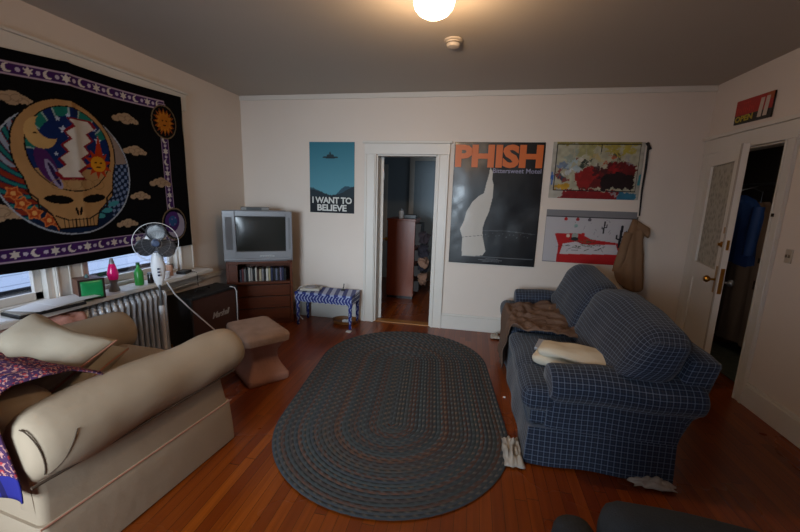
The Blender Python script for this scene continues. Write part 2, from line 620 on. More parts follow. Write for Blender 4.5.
def baseboard(side, segs):
    bm = B()
    for s in segs:
        (x0, x1, y0, y1) = s
        box(bm, x0, x1, y0, y1, 0, 0.165)
        if x1 - x0 > y1 - y0: box(bm, x0, x1, y0 + 0.008, y1, 0.165, 0.19)
        elif side == 'right': box(bm, x0 + 0.008, x1, y0, y1, 0.165, 0.19)
        else: box(bm, x0, x1 - 0.008, y0, y1, 0.165, 0.19)
    o = obj('baseboard_' + side, bm, TRIM, smooth=False, bevel=0.004); o['kind'] = 'structure'


baseboard('back', [(L, DO[0] - 0.136, D - 0.02, D), (DO[1] + 0.136, R - 0.05, D - 0.02, D)])
baseboard('right', [(R - 0.02, R, FRONT, RD[0] - 0.111)])
baseboard('left', [(L, L + 0.02, FRONT, D - 0.02)])
bm = B(); box(bm, -1.78, -1.76, D + T, 6.95, 0, 0.18); box(bm, -1.76, 0.8, 6.93, 6.95, 0, 0.18)
o = obj('baseboard_bedroom', bm, TRIM, smooth=False); o['kind'] = 'structure'

# windows on the left wall
GLASS = NT('window_glass')
for n_ in list(GLASS.n):
    if n_.type == 'BSDF_PRINCIPLED': GLASS.n.remove(n_)
_g = GLASS.node('ShaderNodeBsdfGlossy'); _g.inputs['Roughness'].default_value = 0.02
_tr = GLASS.node('ShaderNodeBsdfTransparent'); _mx = GLASS.node('ShaderNodeMixShader'); _mx.inputs[0].default_value = 0.07
GLASS.l.new(_tr.outputs[0], _mx.inputs[1]); GLASS.l.new(_g.outputs[0], _mx.inputs[2])
GLASS.l.new(_mx.outputs[0], GLASS.n['Material Output'].inputs[0])
GLASS = GLASS.m


def window(n, a, b):
    w = bpy.data.objects.new('window_%d' % n, None); COL.objects.link(w); w['kind'] = 'structure'
    w.location = (L, a, WZ0)
    W = b - a; HH = WZ1 - WZ0
    bm = B()    # jamb lining
    box(bm, -T, 0, 0, 0.02, 0, HH); box(bm, -T, 0, W - 0.02, W, 0, HH); box(bm, -T, 0, 0, W, HH - 0.02, HH); box(bm, -T, 0, 0, W, 0, 0.02)
    obj('window_frame', bm, TRIM, w, smooth=False)
    for (z0, z1, x) in ((0.02, HH / 2 + 0.02, -0.06), (HH / 2 - 0.02, HH - 0.02, -0.095)):
        bm = B(); s = 0.05
        box(bm, x - 0.015, x + 0.015, 0.02, 0.02 + s, z0, z1); box(bm, x - 0.015, x + 0.015, W - 0.02 - s, W - 0.02, z0, z1)
        box(bm, x - 0.015, x + 0.015, 0.02, W - 0.02, z0, z0 + 0.055); box(bm, x - 0.015, x + 0.015, 0.02, W - 0.02, z1 - 0.04, z1)
        sh = obj('window_sash', bm, TRIM, w, smooth=False, bevel=0.003)
        obj('window_pane', boxbm(x - 0.003, x + 0.003, 0.02 + s, W - 0.02 - s, z0 + 0.055, z1 - 0.04), GLASS, sh, smooth=False)


for i, (a, b) in enumerate(WIN): window(i + 1, a, b)
# window casings, header and the long sill with its apron
bm = B()
box(bm, L, L + 0.022, 3.2, 3.38, 0.75, 2.34); box(bm, L, L + 0.022, 2.05, 2.25, 0.75, 2.34)
for yy in (3.205, 3.36, 2.055, 2.14, 2.23): box(bm, L + 0.022, L + 0.030, yy, yy + 0.014, 0.75, 2.34)
box(bm, L, L + 0.022, 0.78, 0.95, 0.75, 2.34)
box(bm, L, L + 0.030, 0.74, 3.42, 2.32, 2.47); box(bm, L, L + 0.05, 0.72, 3.44, 2.47, 2.49)
trim(8, bm)
bm = B()
box(bm, L, L + 0.20, 0.6, 3.44, 0.715, 0.75)
box(bm, L, L + 0.05, 0.6, 3.42, 0.60, 0.715); box(bm, L + 0.05, L + 0.062, 0.6, 3.42, 0.60, 0.622)
trim(9, bm, bevel=0.006)
# wall panel strip continuing to the corner
trim(10, boxbm(L, L + 0.03, 3.44, D - 0.03, 0.60, 0.64))

# the neighbouring house outside
t = NT('bluegrey_siding')
tc = t.node('ShaderNodeTexCoord'); sp = t.node('ShaderNodeSeparateXYZ'); t.l.new(tc.outputs['Object'], sp.inputs[0])
f = t.math('FRACT', t.math('DIVIDE', sp.outputs[2], 0.16))
t.color(t.mix(t.math('LESS_THAN', f, 0.1), lin('#949eb0'), lin('#767f90'))); t.bump(f, 0.6, 0.02)
struct('wall_neighbour', boxbm(-7.2, -7, -6, 12, -6, 6), t.m)
struct('exterior_ground', boxbm(-7, L - T, -6, 12, -3.2, -3), mat('asphalt', '#55565a', 0.9))
# dark gutter ledge just outside the panes
bm = B(); box(bm, L - T - 0.16, L - T - 0.04, 0.6, 3.3, 0.70, 0.80); box(bm, L - T - 0.17, L - T - 0.15, 0.6, 3.3, 0.78, 0.83)
struct('exterior_ledge', bm, mat('slate_paint', '#2c3038', 0.7))

# entrance door, hinged at the far jamb, standing ajar into the room
d2 = bpy.data.objects.new('door_2', None); COL.objects.link(d2); d2['kind'] = 'structure'
d2.location = (R - 0.02, 4.17, 0.012)
ang = math.radians(13.5)
d2.rotation_euler = (0, 0, -ang)      # local -Y runs from hinge to lock edge
W2 = 0.80; st = 0.12
bm = B()
box(bm, -0.042, 0, -st, 0, 0, 2.02); box(bm, -0.042, 0, -W2, -W2 + st, 0, 2.02)
box(bm, -0.042, 0, -W2 + st, -st, 1.90, 2.02); box(bm, -0.042, 0, -W2 + st, -st, 0, 0.24); box(bm, -0.042, 0, -W2 + st, -st, 0.86, 1.02)
box(bm, -0.030, -0.012, -W2 + st, -st, 0.24, 0.86)
obj('leaf', bm, TRIM, d2, smooth=False, bevel=0.003)
t = NT('lace_pane')
v = t.node('ShaderNodeTexVoronoi'); v.inputs['Scale'].default_value = 22; tc = t.node('ShaderNodeTexCoord'); t.l.new(tc.outputs['Object'], v.inputs['Vector'])
t.color(t.mix(t.math('MULTIPLY', v.outputs['Distance'], 1.6), lin('#6d6a60'), lin('#a49d8d')))
t.b.inputs['Roughness'].default_value = 0.5
obj('lace_curtained_pane', boxbm(-0.024, -0.018, -W2 + st, -st, 1.02, 1.90), t.m, d2, smooth=False)
bm = B(); box(bm, -0.046, -0.042, -W2 + 0.012, -W2 + 0.075, 0.84, 1.06)
pl = obj('lock_plate', bm, BRASS, d2, smooth=False)
bm = B(); lathe(bm, [(0.011, 0), (0.009, -0.03), (0.02, -0.04), (0.029, -0.052), (0.029, -0.064), (0.018, -0.078)], 18, (-0.046, -W2 + 0.045, 0.95), 'x'); obj('door_knob', bm, BRASS, d2)
obj('edge_plate', boxbm(-0.034, -0.008, -W2 - 0.003, -W2, 0.84, 1.05), BRASS, d2, smooth=False)
bm = B(); lathe(bm, [(0.011, 0), (0.009, 0.03), (0.02, 0.04), (0.029, 0.052), (0.029, 0.064), (0.018, 0.078)], 18, (0.0, -W2 + 0.045, 0.93), 'x'); obj('door_knob', bm, STEEL, d2)
bm = B(); lathe(bm, [(0.024, 0), (0.024, -0.012), (0.012, -0.014), (0.012, -0.03)], 16, (-0.042, -W2 + 0.05, 1.24), 'x'); obj('deadbolt', bm, BRASS, d2)
bm = B(); box(bm, -0.05, -0.042, -W2 + 0.01, -W2 + 0.05, 1.33, 1.38); box(bm, -0.03, -0.012, -W2 - 0.003, -W2, 1.2, 1.28); obj('latch', bm, BRASS, d2)
obj('door_stop_strip', boxbm(-0.05, -0.042, -W2, -W2 + 0.02, 0, 2.02), mat('dull_paint', '#a89f92', 0.5), d2, smooth=False)

# switch plates on the right wall
sw = thing('switch_plate', 'small ivory double switch plate on the wall right of the entrance doorway', 'light switch', (R, 3.11, 1.22))
obj('plate', boxbm(-0.008, 0, -0.025, 0.035, -0.05, 0.05), mat('ivory_plastic', '#b5ab9c', 0.4), sw, smooth=False, bevel=0.003)
for yy in (-0.008, 0.018): obj('toggle', boxbm(-0.016, -0.008, yy - 0.004, yy + 0.004, -0.010, 0.010), mat('brown_toggle', '#6d6252', .4), sw, smooth=False)
so = thing('wall_socket', 'black-holed white power socket low on the wall behind the blue bench', 'socket', (-2.0, D, 0.30))
obj('plate', boxbm(-0.035, 0.035, -0.007, 0, -0.055, 0.055), WHITEP, so, smooth=False, bevel=0.002)
obj('plug', boxbm(-0.02, 0.02, -0.035, -0.007, -0.035, 0.005), BLACKP, so, smooth=False, bevel=0.004)

# ------------------------------------------------------------------ rug
def make_rug():
    bm = B(); n = 30; wb = 0.785 / n
    col = bm.verts.layers.float_color.new('Col')
    rnd = random.Random(3)
    pal = ['#404547', '#454a4c', '#3c4144', '#484a4a', '#3f444a', '#4b4643', '#444040', '#3d4548']
    band = ['#5e453b', '#5a4238', '#563f37']
    hx = 0.51        # half of the straight run
    for k in range(n):
        ro = (k + 0.5) * wb
        segs = max(60, int((2 * PI * ro + 4 * hx) / 0.021)) // 3 * 3
        base = band[rnd.randrange(3)] if k in (4, 5, 9, 13, 14, 19, 23, 27) else pal[rnd.randrange(len(pal))]
        alt = pal[rnd.randrange(len(pal))]
        alt2 = rnd.choice(['#6d6861', '#606a6e', '#75665a', '#585c5d']) if k % 3 else '#555c60'
        per = 2 * PI * ro + 4 * hx
        rings = []
        for i in range(segs):
            s = per * i / segs
            # stadium path
            if s < 2 * hx: c = (ro, -hx + s); nn = (1, 0)
            elif s < 2 * hx + PI * ro:
                a = (s - 2 * hx) / ro; c = (ro * math.cos(a), hx + ro * math.sin(a)); nn = (math.cos(a), math.sin(a))
            elif s < 4 * hx + PI * ro: c = (-ro, hx - (s - 2 * hx - PI * ro)); nn = (-1, 0)
            else:
                a = PI + (s - 4 * hx - PI * ro) / ro; c = (ro * math.cos(a), -hx + ro * math.sin(a)); nn = (math.cos(a), math.sin(a))
            row = []
            for j, (o_, z) in enumerate(((-0.5, 0.0085), (-0.25, 0.0115), (0.25, 0.0115), (0.5, 0.0085))):
                zz = z + (0.0015 if (i + (j > 1)) % 3 == 0 else 0)
                v = bm.verts.new((c[0] + nn[0] * o_ * wb, c[1] + nn[1] * o_ * wb, zz))
                cc = base if (i + (j > 1)) % 3 else alt2
                if (i + 2 * (j > 1)) % 3 == 1: cc = alt
                v[col] = (*lin(cc), 1)
                row.append(v)
            rings.append(row)
        for i in range(segs):
            a, b = rings[i], rings[(i + 1) % segs]
            for j in range(3): bm.faces.new((a[j], a[j + 1], b[j + 1], b[j]))
    o = obj('braided_rug', bm, attr_mat('braided_wool', 0.95, 0.1, 0.3, 300), angle=180)
    o.location = (-0.515, 2.80, 0.001); o.rotation_euler = (0, 0, math.radians(6))
    return tag(o, 'large oval dark grey braided rug with brown rings on the wood floor', 'rug')


make_rug()

# ------------------------------------------------------------------ tapestry
def make_tapestry():
    W, HH = 2.16, 1.42
    y0, z0 = 1.17, 1.01
    p = Paint(W, HH, 0.0055, '#070608')
    Y = lambda y: y - y0
    Z = lambda z: z - z0
    pale, purple = '#b9a3b8', '#43215f'
    # borders
    def band(x0, x1, a, b):
        p.fill(p.rect(x0, x1, a, b), pale); p.fill(p.rect(x0 + 0.008, x1 - 0.008, a + 0.008, b - 0.008), purple)
    band(0.06, W - 0.21, 0.07, 0.165)
    band(0.06, W - 0.21, HH - 0.155, HH - 0.075)
    band(W - 0.285, W - 0.20, 0.12, HH - 0.1)
    band(0.075, 0.165, 0.12, HH - 0.1)
    def motifs(pts):
        for k, (x, y) in enumerate(pts):
            m = k % 4
            if m == 0: p.fill(p.star(x, y, 0.034, 6, 0.5), '#d8cfc6')
            elif m == 2:
                p.fill((p.ell(x, y, 0.028, 0.028) < 1) & (p.ell(x + 0.013, y + 0.006, 0.022, 0.022) > 1), '#d8cfc6')
            else: p.fill(p.ell(x, y, 0.014, 0.014) < 1, '#c9bdd0')
    motifs([(0.2 + 0.056 * k, 0.118) for k in range(31)])
    motifs([(0.2 + 0.056 * k, HH - 0.115) for k in range(31)])
    motifs([(W - 0.243, 0.30 + 0.05 * k) for k in range(16)])
    motifs([(0.12, 0.30 + 0.05 * k) for k in range(16)])
    # clouds
    def cloud(cx, cz, s):
        m = np.zeros_like(p.U, bool)
        for dx, dz, r in ((-1, -.1, .5), (-.45, .15, .62), (.1, .3, .7), (.6, .05, .6), (1.05, -.15, .42), (0, -.2, .6)):
            m |= p.ell(cx + dx * s, cz + dz * s * 0.7, r * s * 0.8, r * s * 0.55) < 1
        p.fill(m, '#a98e72')
        for dx, dz in ((-.4, 0), (.3, .1), (.7, -.15)):
            p.fill((abs(p.ell(cx + dx * s, cz + dz * s, .35 * s, .25 * s) - 1) < 0.2) & m, '#8a7058')
    for cy, cz, s in ((2.71, 2.13, .085), (2.77, 1.88, .08), (3.0, 1.62, .085), (2.78, 1.5, .07), (2.63, 1.27, .07), (1.93, 2.13, .085), (1.76, 1.40, .11), (1.55, 1.85, .09), (1.42, 1.55, .08), (1.6, 2.18, .07)):
        cloud(Y(cy), Z(cz), s)
    # corner discs
    def sun_disc(cx, cz):
        p.fill(p.ell(cx, cz, .145, .150) < 1, '#7d6a50'); p.fill(p.ell(cx, cz, .134, .139) < 1, '#0c0808')
        p.fill(p.star(cx, cz, .125, 16, .6), '#9a4a14'); p.fill(p.star(cx, cz, .105, 12, .6, 0), '#c07a22')
        p.fill(p.ell(cx, cz, .058, .06) < 1, '#b56c1e')
        for sx in (-.022, .022): p.fill(p.ell(cx + sx, cz + .012, .010, .006) < 1, '#331804')
        p.fill(p.ell(cx, cz - .028, .02, .005) < 1, '#331804')
    def moon_disc(cx, cz):
        p.fill(p.ell(cx, cz, .15, .155) < 1, '#7d6a50'); p.fill(p.ell(cx, cz, .139, .143) < 1, '#0d0a18')
        p.fill(p.ell(cx - .015, cz + .01, .10, .11) < 1, '#4b2a6a'); p.fill(p.ell(cx - .02, cz + .03, .05, .05) < 1, '#2d5686')
        p.fill((p.ell(cx + .012, cz - .01, .115, .12) < 1) & (p.ell(cx - .045, cz + .035, .105, .11) > 1), '#a9a2b8')
        for q in ((-.03, .05), (-.06, .0), (0, .0), (.01, .06)): p.fill(p.star(cx + q[0], cz + q[1], .012, 5), '#8b72b0')
    sun_disc(Y(3.10), Z(2.17)); moon_disc(Y(3.12), Z(1.235)); moon_disc(Y(1.40), Z(2.17)); sun_disc(Y(1.36), Z(1.235))
    # medallion
    cx, cz = Y(2.23), Z(1.70)
    rx, rz = 0.47, 0.47
    e = p.ell(cx, cz - 0.02, rx, 0.455); p.fill(e < 1, '#a3a9b5'); p.fill(p.ell(cx, cz - 0.02, rx - .01, .445) < 1, '#10203c')
    ring = (p.ell(cx, cz - 0.02, rx - .012, .443) < 1)
    A = np.arctan2(p.V - cz, p.U - cx)
    rr = np.sqrt((p.U - cx) ** 2 + (p.V - cz) ** 2)
    # left: red-and-teal swirls / leaves; lower left: orange flowers; right: pale knots on blue
    sw_ = np.sin(A * 26 + rr * 60)
    p.fill(ring & (abs(A) > 2.3) & (sw_ > 0.1), '#7d2a1a'); p.fill(ring & (abs(A) > 2.3) & (sw_ < -0.6), '#1f6a68')
    p.fill(ring & (A > 2.25) & (sw_ > 0.35), '#8a93a6')
    p.fill(ring & (abs(A) < 0.9) & (np.sin(A * 44) * np.sin(rr * 120) > 0.12), '#6f7fa0')
    p.fill(ring & (A > 0.15) & (A < 1.0), '#8d7a70')
    for a in (-2.75, -2.55, -2.32, -2.08, -1.9):
        q = (cx + .40 * math.cos(a), cz - .02 + .385 * math.sin(a))
        p.fill(p.star(*q, .055, 5, .62, a), '#c9733c'); p.fill(p.star(*q, .045, 5, .55, a), '#a3411c'); p.fill(p.ell(*q, .015, .015) < 1, '#d89a55')
    for a in (-0.95, -0.75, -1.15): p.fill(ring & (p.ell(cx + .40 * math.cos(a), cz + .38 * math.sin(a), .05, .02, a + 1) < 1), '#3f8c96')
    # tan dome (skull-shaped)
    def dome(g, c):
        m = p.ell(cx + .0, cz + .12, .345 + g, .35 + g) < 1
        m |= p.poly([(cx - .315 - g, cz + .02), (cx + .325 + g, cz + .02), (cx + .285 + g, cz - .20), (cx + .16 + g, cz - .31), (cx + .13 + g, cz - .42 - g), (cx - .13 - g, cz - .42 - g), (cx - .17 - g, cz - .31), (cx - .27 - g, cz - .20)])
        p.fill(m, c); return m
    dome(.010, '#120a06'); face = dome(0, '#ac8355')
    # starry field inside the dome
    fld = p.ell(cx + .02, cz + .135, .285, .29) < 1
    p.fill(p.ell(cx + .02, cz + .135, .293, .298) < 1, '#120a06')
    p.fill(fld, '#14275c')
    AA = np.arctan2(p.V - cz - .10, p.U - cx - .02); q = p.ell(cx + .02, cz + .135, .285, .29)
    p.fill(fld & (q > .62) & (AA > 0.5) & (np.cos(AA * 11) > -.25), '#1d6f63')
    p.fill(fld & (q > .62) & (AA > 0.5) & (abs(np.cos(AA * 11) + .25) < .2), '#93a8a4')
    low = p.V < cz - .0
    p.fill(fld & low, '#a88358')
    # left purple feathers
    p.fill(p.ell(cx - .16, cz + .02, .055, .13, .35) < 1, '#4a2158'); p.fill(p.ell(cx - .125, cz - .04, .03, .11, .35) < 1, '#8e86a6'); p.fill(p.ell(cx - .12, cz - .04, .014, .085, .35) < 1, '#2a1844')
    # crescent with face
    mx, mz = cx - .165, cz + .235
    p.fill((p.ell(mx, mz, .098, .105) < 1) & (p.ell(mx + .06, mz + .05, .085, .088) > 1), '#c29c63')
    p.fill(p.ell(mx - .035, mz - .005, .012, .006) < 1, '#3a2412')
    for sx, sz, r in ((-.02, .27, .032), (.03, .215, .028), (-.05, .34, .02), (.05, .32, .022), (-.01, .17, .018), (.02, .37, .018), (-.09, .1, .018), (.22, .22, .03), (.24, .12, .02), (.2, .3, .02)):
        p.fill(p.star(cx + sx, cz + sz, r, 5, .45), '#b6c3d8')
    # pale zigzag banner, red edged (generic)
    def zig(x0, wd, z_hi, z_lo, n, amp):
        Lf, Rt = [], []
        for k in range(n + 1):
            z = z_hi + (z_lo - z_hi) * k / n
            o_ = amp if k % 2 else -amp
            c_ = x0 - .14 * k / n
            Lf.append((c_ - wd + o_, z)); Rt.append((c_ + wd + o_, z))
        return Lf + Rt[::-1]
    p.fill(p.poly(zig(cx + .12, .088, cz + .36, cz - .08, 9, .026)), '#7d1822')
    p.fill(p.poly(zig(cx + .12, .068, cz + .345, cz - .06, 9, .026)), '#c9bfb4')
    # small sun
    sx, sz = cx + .205, cz + .045
    p.fill(p.star(sx, sz, .115, 10, .55, .2), '#ad3414'); p.fill(p.poly([(sx - .03, sz + .04), (sx + .02, sz + .22), (sx + .05, sz + .04)]), '#ad3414')
    p.fill(p.ell(sx, sz, .062, .058) < 1, '#d08e1e')
    for k in (-.022, .022): p.fill(p.ell(sx + k, sz + .01, .010, .006) < 1, '#4a2006')
    p.fill(p.ell(sx, sz - .024, .022, .006) < 1, '#4a2006')
    # brow scrolls
    for k in (-.1, 0, .1, .18): p.fill(abs(p.ell(cx + k, cz - .11, .05, .035) - 1) < .12, '#8f6d45')
    # face: eyes, nose, cheek, teeth
    for sgn in (-1, 1):
        ex, ez = cx + .01 + sgn * .125, cz - .215
        p.fill(p.ell(ex, ez, .092, .030, sgn * .12) < 1, '#0c0705')
        p.fill(p.line([(cx + sgn * .30, cz - .15), (cx + sgn * .24, cz - .21), (cx + sgn * .24, cz - .27), (cx + sgn * .18, cz - .31)], .012), '#2b180c')
    for sgn in (-1, 1): p.fill(p.ell(cx + .01 + sgn * .013, cz - .305, .009, .032, -sgn * .2) < 1, '#0c0705')
    p.fill(p.line([(cx - .15, cz - .33), (cx - .07, cz - .365), (cx + .08, cz - .365), (cx + .15, cz - .33)], .010), '#1a0e07')
    for k in range(9):
        xx = cx - .10 + .026 * k
        p.fill(p.line([(xx, cz - .36), (xx, cz - .415)], .007), '#1a0e07')
    # worn variation of dye
    n_ = npnoise(p.U, p.V, 9, 4) * .06 + npnoise(p.U, p.V, 30, 5) * .05
    p.C = np.clip(p.C * .78 * (1 + n_[..., None]), 0, 1)

    def shape(U, V):
        # hung by tacks: the top edge dips left of a tack at u=1.11
        top = np.where(U > 1.11, HH - 0.03 + 0.03 * (U - 1.11) / 1.05 - 0.012 * np.sin(np.clip((U - 1.11) / 1.05, 0, 1) * PI), HH - 0.03 - 0.13 * (1.11 - U) / 1.11 * 0.9)
        bot = 0.004 * np.sin(U * 5) - .0 * U
        return U, bot + V / HH * (top - bot)
    def depth(U, V):
        fold = np.exp(-((U - 1.11) / .03) ** 2) * V / HH * .012
        return 0.012 + .008 * np.sin(U * 7 + 1) * (1 - V / HH * .6) + .004 * npnoise(U, V, 6, 8) + fold + (1 - V / HH) ** 2 * .012
    root = thing('tapestry', 'large black wall tapestry with sun, moon and skull medallion hung over the windows', 'tapestry', (L + 0.034, y0, z0), PI / 2)
    o = p.mesh('cloth', attr_mat('dyed_cotton', 0.95, 0.1, 0.25, 400), root, depth, shape)
    s = o.modifiers.new('thickness', 'SOLIDIFY'); s.thickness = 0.003; s.offset = 1


make_tapestry()

# ------------------------------------------------------------------ posters
GLOSSY = attr_mat('glossy_print', 0.33, 0.5, 0.0, coat=0.25)
MATTE = attr_mat('matte_print', 0.6, 0.3)


def thick(o, v=0.002):
    s = o.modifiers.new('thickness', 'SOLIDIFY'); s.thickness = v; s.offset = 1; return o


# blue poster
W, HH = .565, .83
p = Paint(W, HH, 0.006, '#3f7f92')
v = p.V / HH
p.C[:] = np.array(lin('#2f7184')) * v[..., None] + np.array(lin('#5f9bab')) * (1 - v[..., None])
hill = .25 + .045 * np.cos((p.U / W - 0.0) * 2 * PI * .9) + .055 * p.U / W + .006 * npnoise(p.U, p.V * 0, 60, 2)
p.fill(p.V < hill + .04 * npnoise(p.U, p.V * 0, 7, 3), '#27495a')
p.fill(p.V < hill - .02, '#1b2a33')
p.fill(p.V < .19, '#12181e')
p.fill(p.ell(.265, .655, .10, .014) < 1, '#17252c'); p.fill(p.ell(.265, .675, .045, .016) < 1, '#1d3038'); p.fill(p.ell(.262, .70, .010, .018) < 1, '#1d3038')
root = thing('blue_poster', 'blue poster reading I WANT TO BELIEVE, left of the doorway', 'poster', (-1.978, D - 0.003, 1.335))
sh = p.mesh('sheet', MATTE, root); thick(sh)
LETW = mat('printed_white', '#cfd0cc', 0.6)
text('lettering', 'I WANT TO', .1, LETW, root, (W / 2, -.002, .112), width=.505, height=.078, bold=.003, align='CENTER', space=.95)
text('lettering', 'BELIEVE', .1, LETW, root, (W / 2, -.002, .022), width=.375, height=.078, bold=.003, align='CENTER', space=.95)

# black concert film poster
W, HH = .955, 1.345
px0, pz0 = -.25, .82
p = Paint(W, HH, 0.006, '#0b0d11')
fig = [(0.15, 1.9), (0.18, 1.85), (0.18, 1.77), (0.2, 1.71), (0.2, 1.59), (0.17, 1.42), (0.13, 1.31), (0.11, 1.22), (0.12, 1.13), (0.16, 0.97), (0.13, 0.92), (-0.03, 0.9), (-0.1, 0.9), (-0.11, 0.99), (-0.11, 1.12), (-0.14, 1.21), (-0.1, 1.31), (-0.08, 1.41), (-0.02, 1.52), (0.05, 1.59), (0.1, 1.62), (0.12, 1.73), (0.14, 1.82)]
n1 = np.clip(npnoise(p.U, p.V, 4, 11) * .5 + .25, 0, 1)[..., None]
p.C += n1 * np.array(lin('#1c242e')) * .35
p.fill(p.poly([(x - px0, z - pz0) for x, z in fig]), '#b9b3aa')
p.fill(p.line([(.37, .385), (.62, .39), (.93, .365)], .008), '#4a4d52')
for k in range(14): p.fill(p.ell(.40 + .038 * k, .34 - .02 * math.sin(k * 2.3), .006, .004) < 1, '#55585c')
p.fill(p.line([(.16, .085), (.93, .085)], .005), '#6d7074')
p.fill(p.line([(.14, .30), (.36, .33)], .004), '#2c3036')
root = thing('black_poster', 'tall black poster with big orange letters and a white arm-raised figure', 'poster', (px0, D - 0.003, pz0))
sh = p.mesh('sheet', GLOSSY, root, lambda U, V: .014 + .004 * npnoise(U, V, 5, 21) + .0006 * npnoise(U, V, 14, 22) + .003 * np.sin(V * 9) * np.sin(U * 3.3)); thick(sh)
text('lettering', 'PHISH', .3, mat('printed_orange', '#c8611f', 0.45), root, (.012, -.024, 1.075), width=.925, height=.245, bold=.014, space=.98)
text('lettering', 'Bittersweet Motel', .05, mat('printed_lilac', '#8d8aa3', 0.5), root, (.43, -.024, 1.02), width=.505, height=.05, bold=.0006)
bm = B()
rn = random.Random(5)
for row, (a, b) in enumerate(((.42, .56), (.34, .60), (.38, .57))):
    x = a
    while x < b:
        w = rn.uniform(.006, .02); box(bm, x, min(b, x + w), -.0235, -.0225, .062 - row * .015, .068 - row * .015); x += w + .006
obj('credit_lines', bm, mat('printed_grey', '#77787c', 0.5), root, smooth=False)

# upper colourful art print
W, HH = .885, .58
ax0, az0 = .785, 1.592
p = Paint(W, HH, 0.005, '#aaa69b')
rs = np.random.RandomState(12)
fr = (.045, W - .04, .085, HH - .022)
p.fill(p.rect(.05, W - .03, HH - .04, HH), '#8d8342')
p.fill(p.rect(*fr), '#a8a58e')
inside = p.rect(*fr)
def blob(cx, cy, r, c, n=1, a=.9, clip=True):
    for _ in range(n):
        x, y = cx + rs.normal() * r * .8, cy + rs.normal() * r * .6
        rr_ = r * rs.uniform(.25, .8)
        m = p.ell(x, y, rr_, rr_ * rs.uniform(.4, 1), rs.uniform(0, 3)) < 1 + .6 * npnoise(p.U, p.V, 45, rs.randint(99))
        p.fill(m & inside if clip else m, c, a)
blob(.62, .50, .10, '#a99a3a', 8); blob(.3, .5, .09, '#9b9766', 5); blob(.15, .42, .06, '#8f9a8e', 4)
blob(.12, .33, .06, '#6f7f98', 6); blob(.22, .30, .06, '#9fb0b8', 6); blob(.36, .36, .05, '#2c3a30', 5)
blob(.25, .39, .03, '#7c3a1a', 4); blob(.53, .40, .045, '#b04a1c', 5); blob(.45, .42, .04, '#b5a06a', 4); blob(.70, .43, .045, '#9d9a94', 5); blob(.64, .40, .03, '#3b5236', 4)
p.fill(inside & p.poly([(.27, .20), (.36, .30), (.50, .30), (.60, .36), (.84, .38), (.84, .10), (.30, .10)]), '#5e1012')
p.fill(inside & p.poly([(.26, .26), (.35, .33), (.46, .26), (.40, .13), (.28, .13)]), '#8c1a17')
p.fill(inside & p.poly([(.52, .26), (.84, .27), (.84, .10), (.50, .10)]), '#1c0a0c')
blob(.10, .25, .045, '#7a1c22', 4); blob(.12, .2, .04, '#26324f', 3); blob(.42, .28, .03, '#b8b0a8', 2); blob(.6, .33, .05, '#8c1417', 4)
p.fill(inside & p.rect(.05, .2, .085, .13), '#b58c26')
p.fill(p.poly([(.10, .0), (.17, .085), (.70, .085), (.70, .0)]), '#7e1519')
p.fill(p.poly([(.68, .0), (.70, .075), (.86, .07), (.86, .0)]), '#2f6c8a')
p.fill(p.poly([(.70, .05), (.60, .075), (.66, .02)]), '#9d8f92')
blob(.3, .42, .035, '#c9c4b4', 8); blob(.66, .44, .03, '#3f3a38', 5); blob(.2, .26, .03, '#c2c6c8', 5); blob(.45, .3, .04, '#3a1013', 5); blob(.75, .36, .03, '#8b8790', 5); blob(.36, .2, .04, '#a02420', 4); blob(.55, .2, .03, '#10090c', 4)
p.warp(.03, 16, 40, inside)
p.warp(.015, 40, 50)
p.C = np.clip(p.C * (.9 + .18 * npnoise(p.U, p.V, 30, 77)[..., None]), 0, 1)
p.fill(p.line([(fr[0], fr[3]), (fr[0], fr[2]), (fr[1], fr[2]), (fr[1], fr[3]), (fr[0], fr[3])], .010), '#15131a')
p.fill(p.line([(.48, fr[3]), (.475, .46)], .008), '#15131a')
p.fill(p.line([(.005, .20), (.015, .27), (.02, .14), (.03, .24)], .010), '#2a5aa0')
p.fill(p.poly([(W - .03, .15), (W, .15), (W, .27), (W - .02, .25)]), '#33808c')
root = thing('colourful_art_print', 'colourful splattered art print with a dark red mass, upper of two right of black poster', 'poster', (ax0, D - 0.003, az0))
thick(p.mesh('sheet', MATTE, root, lambda U, V: .002 + .0015 * npnoise(U, V, 8, 31)))

# lower red and white art print
W, HH = .90, .575
bx0, bz0 = .785, .893
p = Paint(W, HH, 0.005, '#b3b0b4')
PX = lambda pts: [(x - bx0, z - bz0) for x, z in pts]
p.fill(p.rect(0, W, HH - .07, HH), '#77777b'); p.fill(p.rect(0, W, HH - .078, HH - .07), '#2a2a30')
p.fill(p.line([(0, 0), (0, HH)], .008), '#6b6b70'); p.fill(p.line([(0, 0), (.14, 0)], .012), '#77757c')
p.fill(p.poly(PX([(.89, 1.21), (1.15, 1.22), (1.27, 1.16), (1.56, 1.13), (1.60, 1.0), (1.61, .893), (.93, .89), (.94, 1.08)])), '#a8161a')
p.fill(p.poly(PX([(.985, 1.10), (1.12, 1.13), (1.2, 1.1), (1.52, 1.115), (1.56, 1.01), (.96, .985)])), '#bdb8bb')
for x, z, c in ((.99, 1.37, '#b01818'), (1.11, 1.37, '#9c2228'), (1.10, 1.30, '#7fa09a'), (1.23, 1.37, '#55505a'), (1.03, 1.19, '#d5c6b6'), (1.18, 1.21, '#b01818')):
    p.fill(p.ell(x - bx0, z - bz0, .020, .018) < 1, c)
rs = np.random.RandomState(5)
for k in range(30):
    x, z = rs.uniform(.24, .62), rs.uniform(.12, .26)
    p.fill(p.line([(x, z), (x + rs.normal() * .03, z + rs.normal() * .015), (x + rs.normal() * .05, z + rs.normal() * .02)], .004), '#2a2c2a' if k % 3 else '#4e5f3a')
